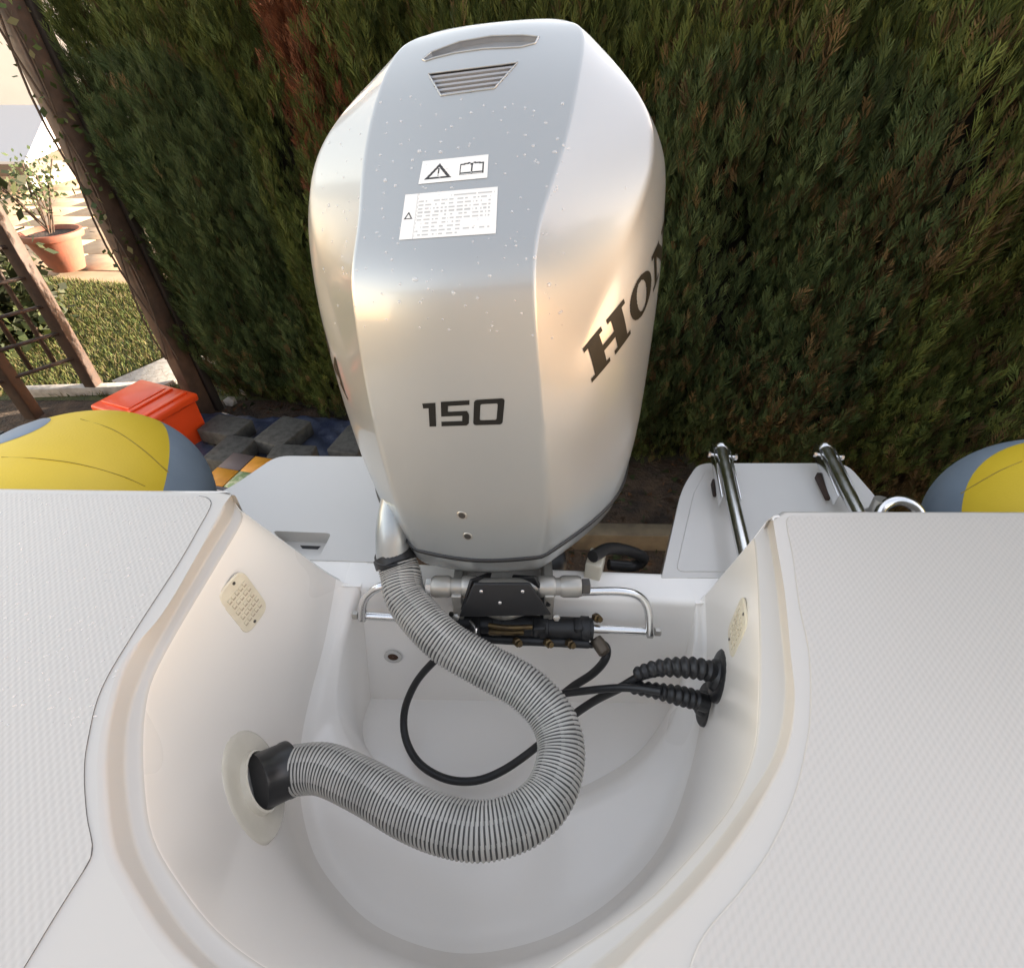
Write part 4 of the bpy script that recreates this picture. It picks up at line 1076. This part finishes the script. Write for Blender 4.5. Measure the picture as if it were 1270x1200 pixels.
# holes low on the cowl front
for x, y in ((573, 639), (580, 665)):
    h, n = mhit(x, y); lathe('cowl_hole', [(.0095, .0002), (.0085, .0012), (.0062, .0010)], h, n, M['silver'], motor, 20, closed=False)
    lathe('cowl_plug', [(.0002, .0007), (.0064, .0007)], h, n, M['screw'], motor, 16, closed=False)
# water drops on the cowl
dp_ = [(600, 131), (661, 144), (541, 142), (497, 179), (560, 157), (571, 147), (630, 165), (520, 188), (665, 198), (652, 168), (478, 224), (445, 245), (452, 295), (476, 270), (486, 322), (496, 352), (534, 347), (537, 361), (557, 409), (549, 396),
       (515, 309), (474, 259), (697, 201), (776, 233), (705, 185), (640, 305), (600, 240 - 4), (655, 260), (625, 320), (430, 200), (425, 182), (418, 215), (433, 250), (405, 260), (412, 300), (400, 285), (440, 380), (452, 260)]
for _ in range(170): dp_.append((random.uniform(395, 700), random.uniform(120, 420)))
bm = bmesh.new()
for x, y in dp_:
    h, n = mhit(x, y)
    if h is None: continue
    r = random.uniform(.0011, .0026) * (1.2 if random.random() < .15 else .8); b2 = bmesh.new(); bmesh.ops.create_icosphere(b2, subdivisions=2, radius=r)
    b2.transform(Matrix.Translation(h + n * r * .1) @ n.to_track_quat('Z', 'Y').to_matrix().to_4x4() @ Matrix.Diagonal((random.uniform(.8, 1.5), 1, .5, 1)))
    t_ = bpy.data.meshes.new('t'); b2.to_mesh(t_); b2.free(); bm.from_mesh(t_); bpy.data.meshes.remove(t_)
tag(from_bm('water_drops', bm, M['water'], motor), kind='stuff')

# black gasket and lower cowl
loop = [p - Vector((0, 0, .0)) for p in loop]
cen = sum(loop, Vector()) / len(loop)
if (loop[1] - loop[0]).cross(loop[0] - cen).z < 0: loop.reverse()
lp = crom(loop[::4], 160, True)
tube('seam_gasket', [p + (cen - p) * .004 + Vector((0, 0, -.004)) for p in lp], .0054, M['black'], motor, seg=10, closed=True)
prof = [(-.002, -.006), (.000, -.010), (.004, -.020), (.012, -.040), (.030, -.058), (.060, -.072), (.11, -.085), (.16, -.10)]
vs_ = []; fs = []; n = len(lp)
for ins_, dz in prof:
    for p in lp:
        d = Vector((cen.x - p.x, cen.y - p.y, 0)); L_ = d.length; q = p + d.normalized() * min(ins_ * (.55 if True else 1), L_ * .8); q.z = p.z + dz; vs_.append(q)
for j in range(len(prof) - 1):
    for i in range(n): fs.append((j * n + i, j * n + (i + 1) % n, (j + 1) * n + (i + 1) % n, (j + 1) * n + i))
lowc = pyd('lower_cowl', vs_, fs, M['cowl'], motor, recalc=True)
# apron and midsection down to the gearcase
def loft(name, secs_, m_, parent=motor, n=32):
    """secs_: (v centre, half width u, half length v, H, power)"""
    vs_ = []; fs = []
    for vc, hu, hv_, H, u0 in secs_:
        for k in range(n):
            t = 2 * math.pi * k / n; c_, s_ = math.cos(t), math.sin(t)
            vs_.append(ML(u0 + hu * math.copysign(abs(c_) ** .8, c_), vc + hv_ * math.copysign(abs(s_) ** .8, s_), H))
    for j in range(len(secs_) - 1):
        for k in range(n): fs.append((j * n + k, j * n + (k + 1) % n, (j + 1) * n + (k + 1) % n, (j + 1) * n + k))
    fs += [tuple(reversed(range(n))), tuple((len(secs_) - 1) * n + k for k in range(n))]
    return autosmooth(pyd(name, vs_, fs, m_, parent, recalc=True), 50)
loft('midsection', [(.42, .22, .34, .77, 0), (.42, .20, .32, .80, 0), (.42, .13, .24, .88, 0), (.42, .085, .18, 1.0, 0), (.42, .06, .15, 1.3, 0), (.42, .05, .14, 1.45, 0)], M['silver'])
loft('anti_ventilation_plate', [(.44, .12, .24, 1.44, 0), (.44, .125, .25, 1.447, 0), (.44, .12, .24, 1.455, 0)], M['silver'])
loft('gearcase', [(.42, .045, .14, 1.45, 0), (.42, .045, .14, 1.55, 0), (.42, .06, .22, 1.60, 0), (.42, .055, .21, 1.66, 0), (.44, .015, .10, 1.70, 0), (.46, .008, .05, 1.84, 0)], M['silver'])
for k in range(3):
    a0 = 2 * math.pi * k / 3; vs_ = []
    for i in range(6):
        for j in range(5):
            r_ = .04 + .14 * i / 5; a = a0 + (j - 2) * .22; vs_.append(ML(r_ * math.cos(a), .70 + .03 * (j - 2) + .01 * i, 1.62 - r_ * math.sin(a)))
    pyd('propeller_blade', vs_, [(i * 5 + j, i * 5 + j + 1, i * 5 + j + 6, i * 5 + j + 5) for i in range(5) for j in range(4)], M['blackmetal'], motor).modifiers.new('s', 'SOLIDIFY').thickness = .005
lathe('propeller_hub', [(.03, 0), (.045, .02), (.045, .12), (.03, .15)], ML(0, .64, 1.62), vb, M['blackmetal'], motor, 20)

# rigging side column with black ring, cream in colour, left of the cowl
ca_ = P(487, 626, .66); cb_ = P(489, 692, .775)
tube('rigging_duct', [P(500, 560, .60) + Vector((.05, .16, 0)), P(491, 610, .68) + Vector((.012, .05, 0)), P(488, 650, .715) + Vector((0, .008, 0)), P(488, 690, .772)], .034, M['cowl'], motor, seg=28, n=14)
lathe('duct_ring', [(.034, -.010), (.038, -.008), (.038, .006), (.036, .010), (.030, .010)], cb_, Vector((.05, -.25, -1)), M['black'], motor, 32, closed=False)

# clamp bracket, pivot tubes and steering gear on the transom
CL = M['silver']
pl_ = P(548, 727, .80); pr_ = P(700, 727, .80); ax = (pr_ - pl_).normalized()
tube('tilt_tube', [pl_ - ax * .02, pr_ + ax * .03], .017, CL, motor, seg=20)
for c_, w_ in ((pl_ + ax * .0, .036), (pl_ + ax * .055, .030), (pr_ - ax * .035, .034), (pr_ + ax * .012, .040)):
    lathe('pivot_boss', [(.014, -.5 * w_), (.019, -.5 * w_), (.0215, -.35 * w_), (.0215, .35 * w_), (.019, .5 * w_), (.014, .5 * w_)], c_, ax, CL, motor, 28)
lathe('pivot_nut', [(.016, 0), (.016, .014), (.010, .016)], pl_ - ax * .030, ax, M['chrome'], motor, 6)
lathe('pivot_nut', [(.016, 0), (.016, .014), (.010, .016)], pr_ + ax * .034, ax, M['screw'], motor, 6)
for s_, e in ((1, pl_), (-1, pr_)):
    q = e + ax * (.030 * s_)
    # clamp arm: plate running over and down the transom
    vs_ = []; pr2 = [(-.045, .0), (-.040, -.09), (-.028, -.16), (.0, -.16), (.004, -.075), (.10, -.07), (.10, -.01), (-.02, .0)]
    for t in (-.010, .010):
        for y_, z_ in pr2: vs_.append(q + ax * t + Vector((0, y_ + .02, z_)))
    n_ = len(pr2); fs = [tuple(range(n_)), tuple(reversed(range(n_, 2 * n_)))] + [(i, i + n_, (i + 1) % n_ + n_, (i + 1) % n_) for i in range(n_)]
    autosmooth(bevel(pyd('clamp_arm', vs_, fs, CL, motor, recalc=True), .003, 2), 30)
BK = M['blackmetal']
# black steering bracket (trapezoid) in front
tq = [P(588, 722, .765), P(657, 722, .765), P(684, 762, .835), P(569, 764, .835)]
nrm = (tq[1] - tq[0]).cross(tq[3] - tq[0]).normalized(); nrm = nrm if nrm.y < 0 else -nrm
vs_ = [p + nrm * .004 for p in tq] + [p - nrm * .004 for p in tq]
bevel(pyd('steering_bracket', vs_, [(0, 1, 2, 3), (7, 6, 5, 4), (0, 4, 5, 1), (1, 5, 6, 2), (2, 6, 7, 3), (3, 7, 4, 0)], BK, motor, recalc=True), .004, 3)
for x, y in ((597, 731), (648, 731), (620, 745)): dq = ray(x, y); q = CAM + dq * ((tq[0] - CAM).dot(nrm) / dq.dot(nrm)) + nrm * .004; lathe('bracket_bolt', [(.0035, 0), (.0035, .003), (.002, .004)], q, nrm, M['chrome'], motor, 8)
# hydraulic steering cylinder
sa = P(556, 772, .90); sb = P(736, 780, .90); sx_ = (sb - sa).normalized()
lathe('steering_cylinder', [(.012, 0), (.0225, .002), (.0225, (sb - sa).length - .002), (.012, (sb - sa).length)], sa, sx_, BK, motor, 28)
for f in (.06, .34, .66, .94): lathe('cylinder_band', [(.0225, -.009), (.0255, -.008), (.0255, .008), (.0225, .009)], sa.lerp(sb, f), sx_, BK, motor, 28, closed=False)
ra_ = P(450, 763, .90); rb_ = P(806, 783, .90)
tube('steering_rod', [ra_, rb_], .0088, M['chrome'], motor, seg=18)
for e, s in ((ra_, -1), (rb_, 1)):
    lathe('rod_end_nut', [(.009, 0), (.009, .010), (.006, .012)], e + sx_ * s * .010, sx_ * s, CL, motor, 6); lathe('rod_collar', [(.011, -.006), (.013, -.005), (.013, .005), (.011, .006)], e, sx_, CL, motor, 18)
tube('support_bar', [P(700, 735, .83), P(740, 733, .83), P(776, 734, .83), P(795, 741, .84), P(804, 757, .86), P(806, 787, .90)], .0085, M['chrome'], motor, seg=16, n=40)
tube('support_bar', [P(520, 727, .83), P(490, 725, .83), P(470, 728, .83), P(456, 738, .85), P(450, 750, .87), P(449, 768, .90)], .0085, M['chrome'], motor, seg=16, n=40)
# webs, links and small castings of the steering gear
for u_ in (.12, .88):
    a_ = tq[0].lerp(tq[1], u_); b_ = tq[3].lerp(tq[2], u_); ctr = a_.lerp(b_, .5) - nrm * .03
    box('bracket_web', ctr, (.006, .06, (a_ - b_).length * .9), BK, motor, bv=.001, rot=(b_ - a_).to_track_quat('Z', 'Y'))
tube('lower_tie_bar', [P(566, 790, .915), P(730, 798, .915)], .0095, BK, motor, seg=14)
for x_, w_ in ((590, .020), (668, .026), (716, .018)): box('cast_lug', P(x_, 781, .90), (w_, .030, .050), BK, motor, bv=.003)
for x_, y_ in ((566, 764), (690, 765), (672, 752), (580, 752)): lathe('lug_bolt', [(.007, 0), (.007, .006), (.004, .008)], P(x_, y_, .845), Vector((0, -.8, .6)), CL, motor, 6)
tube('grease_nipple_line', [P(604, 741, .80), P(618, 752, .82), P(636, 752, .82), P(648, 741, .80)], .004, M['chrome'], motor, seg=8, n=16)
box('anode_plate', P(628, 781, .885), (.07, .02, .010), M['brass'], motor, bv=.002)
tube('cable_tie', [P(583, 770, .87), P(590, 779, .868), P(588, 790, .88)], .003, M['chrome'], motor, seg=6, n=8)
# cast link plate and brass fittings
lathe('link_pin', [(.010, 0), (.013, .004), (.013, .016), (.009, .020)], P(626, 762, .875), Vector((0, -.5, 1)), CL, motor, 16)
tube('link_arm', [P(604, 758, .87), P(626, 764, .872), P(652, 757, .87)], .009, CL, motor, seg=10, n=10)
tube('brass_line', [P(606, 775, .872), P(630, 778, .87), P(660, 777, .872)], .005, M['brass'], motor, seg=8, n=10)
for x, y, H in ((678, 796, .905), (705, 797, .905), (640, 795, .90), (738, 765, .885)): lathe('hydraulic_fitting', [(.009, 0), (.009, .012), (.006, .014), (.006, .022)], P(x, y, H), Vector((.3, -.6, .5)), M['brass'], motor, 6)
tube('hydraulic_line', [P(640, 797, .93), P(690, 797, .93), P(735, 800, .93)], .006, M['blackmetal'], motor, seg=10, n=14)
lathe('hydraulic_elbow', [(.012, -.01), (.014, 0), (.013, .022), (.009, .026)], P(742, 797, .92), Vector((.4, -.7, -.2)), mat('worn_fitting', (.10, .08, .06), .5, metal=.6), motor, 12)
# cast block right of the bracket
bq = P(740, 705, .84); box('trim_bracket', bq + Vector((0, .02, -.02)), (.035, .05, .07), mat('cream_cast_metal', (.60, .56, .46), .5), motor, rz=R(-20), bv=.004, seg=3)
# black hoses looping behind
lowh = tube('fuel_hose', [P(735, 690, .80), P(755, 680, .82), P(780, 683, .86), P(798, 692, .90), P(785, 702, .93), P(755, 700, .92)], .013, M['black'], motor, seg=12, n=40)

# ------------------------------------------------------------ hoses and cables
def ribbed(name, pts, r, pitch, mats, parent=None, depth=.0022, seg=40, per=8):
    cp = crom(pts, 1500); L_ = sum((cp[i + 1] - cp[i]).length for i in range(len(cp) - 1)); turns = int(L_ / pitch); m_ = turns * per + 1
    pts_ = crom(pts, m_); T, N = frames(pts_); vs_ = []; fs = []; mi = []
    for i in range(m_):
        B = T[i].cross(N[i])
        for k in range(seg):
            a = 2 * math.pi * k / seg; ph = (i / per + k / seg) % 1.0
            h = math.exp(-((ph - .5) / .27) ** 4)
            vs_.append(pts_[i] + (N[i] * math.cos(a) + B * math.sin(a)) * (r - depth * (1 - h)))
    for i in range(m_ - 1):
        for k in range(seg):
            k2 = (k + 1) % seg; fs.append((i * seg + k, i * seg + k2, (i + 1) * seg + k2, (i + 1) * seg + k))
            ph = ((i + .5) / per + (k + .5) / seg) % 1.0; mi.append(0 if .19 < ph < .84 else 1)
    o = pyd(name, vs_, fs, mats, parent)
    for p, q in zip(o.data.polygons, mi): p.material_index = q
    return o
hose = empty('rigging_hose', P(600, 1030, 1.0), 'thick grey corrugated hose curling from the motor to the flange on the left well wall', 'hose')
hp = [P(491, 694, .782), P(497, 712, .80), P(506, 745, .82), P(548, 792, .84), (600, 824, .86), (650, 852, .875), (684, 888, .89), (696, 930, .90), (684, 980, .905), (652, 1013, .905), (603, 1029, .905), (556, 1024, .91), (508, 1006, .92), (453, 975, .93), (402, 953, .94), (360, 955, .95)]
hp = [p if isinstance(p, Vector) else P(*p) for p in hp]
g1_ = mat('grey_pvc_rib', (.45, .435, .405), .42, coat=.15, noise=(18, (.35, .34, .315), .4, .7)); g2_ = mat('dark_pvc_groove', (.05, .05, .048), .6)
ribbed('hose_body', hp, .0405, .0064, [g1_, g2_], hose)
lathe('hose_collar', [(.036, -.012), (.043, -.010), (.043, .008), (.036, .010)], hp[0], hp[1] - hp[0], M['black'], hose, 32)
ce = P(352, 956, .95); cs = fc + fn * .002
dcuf = (ce - cs).normalized()
lathe('end_cuff', [(.0465, .0), (.0465, .004), (.0455, .01), (.0452, (ce - cs).length), (.0465, (ce - cs).length + .002), (.0465, (ce - cs).length + .010), (.040, (ce - cs).length + .012)], cs, dcuf, M['cuff'], hose, 40)

def cable(lbl, pts, r, cat='cable', name='control_cable', n=90, m_=None):
    o = tube(name, [P(*p) for p in pts], r, m_ or M['black'], None, seg=12, n=n); return tag(o, lbl, cat)
cable('black hose looping low across the well floor under the grey corrugated hose',
      [(556, 806, 1.02), (538, 820, 1.04), (516, 846, 1.10), (502, 880, 1.16), (503, 915, 1.19), (520, 946, 1.20), (552, 965, 1.20), (588, 968, 1.20), (622, 956, 1.19), (660, 930, 1.17), (700, 895, 1.10), (735, 870, 1.03), (770, 852, .96), (795, 838, .92), (820, 832, .90)], .0085)
cable('short black hose running down from the right end of the steering cylinder',
      [(742, 795, .925), (752, 803, .93), (750, 818, .95), (735, 835, .99), (712, 850, 1.03), (690, 866, 1.06), (655, 880, 1.10)], .0085, 'hose', 'hydraulic_hose')
cable('straight black cable entering the lower bellows from the left',
      [(655, 866, 1.04), (690, 861, 1.02), (720, 857, .99), (760, 853, .95), (790, 853, .925), (820, 857, .91)], .0075)
# bellows boots through the right wall
def bellows(lbl, pts, r, fpx, flr):
    e = empty('cable_boot', P(*pts[-1]), lbl, 'cable boot', 'black corrugated cable boots on the right well wall')
    cp = [P(*p) for p in pts]; L_ = sum((cp[i + 1] - cp[i]).length for i in range(len(cp) - 1)); nr = 11; m_ = nr * 10 + 1
    pts_ = crom(cp, m_); T, N = frames(pts_); vs_ = []; fs = []; seg = 28
    for i in range(m_):
        B = T[i].cross(N[i]); f = i / (m_ - 1)
        base = r * (.62 + .38 * min(1, f * 1.6)); w_ = (.5 - .5 * math.cos(2 * math.pi * i / 10)) ** .6
        if f > .86: w_ = .55
        rr_ = base * (.74 + .26 * w_)
        for k in range(seg):
            a = 2 * math.pi * k / seg; vs_.append(pts_[i] + (N[i] * math.cos(a) + B * math.sin(a)) * rr_)
    for i in range(m_ - 1):
        for k in range(seg): k2 = (k + 1) % seg; fs.append((i * seg + k, i * seg + k2, (i + 1) * seg + k2, (i + 1) * seg + k))
    fs.append(tuple(reversed(range(seg))))
    pyd('bellows', vs_, fs, M['black'], e)
    c, n = wall_hit(*fpx); n = (n + Vector((0, 0, .10))).normalized()
    lathe('boot_flange', [(flr, 0), (flr, .004), (flr * .93, .007), (flr * .62, .008), (flr * .55, .016), (flr * .50, .018)], c, n, M['black'], e, 36)
    for k in range(4):
        u, v, n2 = quat_frame(n, Vector((0, 0, 1))); a = math.pi / 4 + k * math.pi / 2; lathe('screw', [(.003, 0), (.003, .001)], c + (u * math.cos(a) + v * math.sin(a)) * flr * .8 + n * .007, n, M['screw'], e, 8)
bellows('upper black corrugated cable boot on the right wall of the well', [(788, 836, .91), (812, 829, .885), (840, 827, .875), (868, 829, .875), (892, 836, .885)], .0205, (893, 838), .050)
bellows('lower black corrugated cable boot on the right wall of the well', [(782, 852, .94), (806, 855, .93), (832, 860, .93), (858, 866, .94), (876, 872, .95)], .0195, (876, 873), .044)

# dew on the left deck
bm = bmesh.new()
for _ in range(260):
    x = random.uniform(0, 235); y = random.uniform(618, 900)
    if x > 240 - (y - 620) * .45: continue
    p = P(x, y, .6183); r = random.uniform(.0006, .0017); b2 = bmesh.new(); bmesh.ops.create_icosphere(b2, subdivisions=1, radius=r)
    a = random.uniform(.2, .9); b2.transform(Matrix.Translation(p) @ Matrix.Rotation(a, 4, 'Z') @ Matrix.Diagonal((random.uniform(1, 3.5), 1, .45, 1)))
    t_ = bpy.data.meshes.new('t'); b2.to_mesh(t_); b2.free(); bm.from_mesh(t_); bpy.data.meshes.remove(t_)
tag(from_bm('dew_drops', bm, M['water'], boat), kind='stuff')

# trailer under the boat
trl = empty('boat_trailer', (0, -.2, 0), 'galvanised boat trailer with black mudguards carrying the boat', 'trailer')
GV = mat('galvanised_steel', (.30, .31, .32), .5, metal=.7)
for x in (-.45, .55): box('frame_rail', (x, -.5, .50), (.07, 2.4, .10), GV, trl, bv=.004)
box('cross_member', (.05, .45, .42), (2.3, .07, .07), GV, trl, bv=.004); box('cross_member', (.05, -1.2, .42), (1.1, .07, .07), GV, trl, bv=.004)
for x in (-1.28, 1.5):
    w_ = lathe('wheel', [(.15, -.09), (.24, -.09), (.27, -.06), (.27, .06), (.24, .09), (.15, .09), (.13, .03)], (x, .45, .27), (1, 0, 0), M['black'], trl, 32)
    lathe('rim', [(.02, .05), (.14, .06), (.15, .075)], (x, .45, .27), (1, 0, 0), GV, w_, 24)
    vs_ = []; fs = []
    for i in range(13):
        a = math.pi * i / 12
        for y_ in (-.12, .12): vs_.append((x + y_, .45 + .33 * math.cos(a), .30 + .33 * math.sin(a)))
    for i in range(12): fs.append((2 * i, 2 * i + 1, 2 * i + 3, 2 * i + 2))
    pyd('mudguard', vs_, fs, M['blackmetal'], trl).modifiers.new('s', 'SOLIDIFY').thickness = .006

# added unseen house behind the camera: shapes cowl reflections and blocks horizon glow
hs = empty('house', (0, -7, 0), 'added unseen house with dark roof behind the camera, shaping reflections in the cowl', 'house')
box('wall', (0, -5.9, 2.6), (14, .4, 5.2), mat('added_house_render', (.13, .125, .12), .85, noise=(4, (.11, .105, .10), .4, .7)), hs, bv=.01)
vs_ = [(-7.6, -5.2, 5.15), (7.6, -5.2, 5.15), (7.0, -8.8, 7.8), (-7.0, -8.8, 7.8), (-7.6, -5.2, 5.05), (7.6, -5.2, 5.05), (7.0, -8.8, 5.05), (-7.0, -8.8, 5.05)]
pyd('roof', vs_, [(0, 1, 2, 3), (7, 6, 5, 4), (0, 4, 5, 1), (1, 5, 6, 2), (2, 6, 7, 3), (3, 7, 4, 0)], mat('dark_roof_tile', (.07, .045, .035), .8, noise=(8, (.04, .03, .025), .4, .7)), hs, smooth=False)
box('door', (3.4, -5.68, 1.05), (.95, .05, 2.1), mat('dark_door', (.05, .035, .03), .5), hs, bv=.004)

# white house added far left, beyond the patio, to cover the yellow sky
nh = empty('sky_cover_house', (-19, 17, 0), 'large white house added beyond the patio to cover the sky at the upper left edge', 'house')
WH = mat('white_render', (.6, .6, .59), .8, noise=(2, (.56, .56, .55), .3, .7))
box('wall', (-18.5, 18.5, 3.6), (19, 3, 7.2), WH, nh, bv=.02)
vs_ = [(-28.4, 16.6, 7.2), (-8.6, 16.6, 7.2), (-10, 19, 9.4), (-27, 19, 9.4), (-28.4, 21.4, 7.2), (-8.6, 21.4, 7.2)]
pyd('roof', vs_, [(0, 1, 2, 3), (3, 2, 5, 4), (1, 5, 2), (0, 3, 4), (0, 4, 5, 1)], mat('grey_roof_tile', (.16, .14, .13), .8, noise=(6, (.11, .1, .09), .4, .7)), nh, smooth=False)
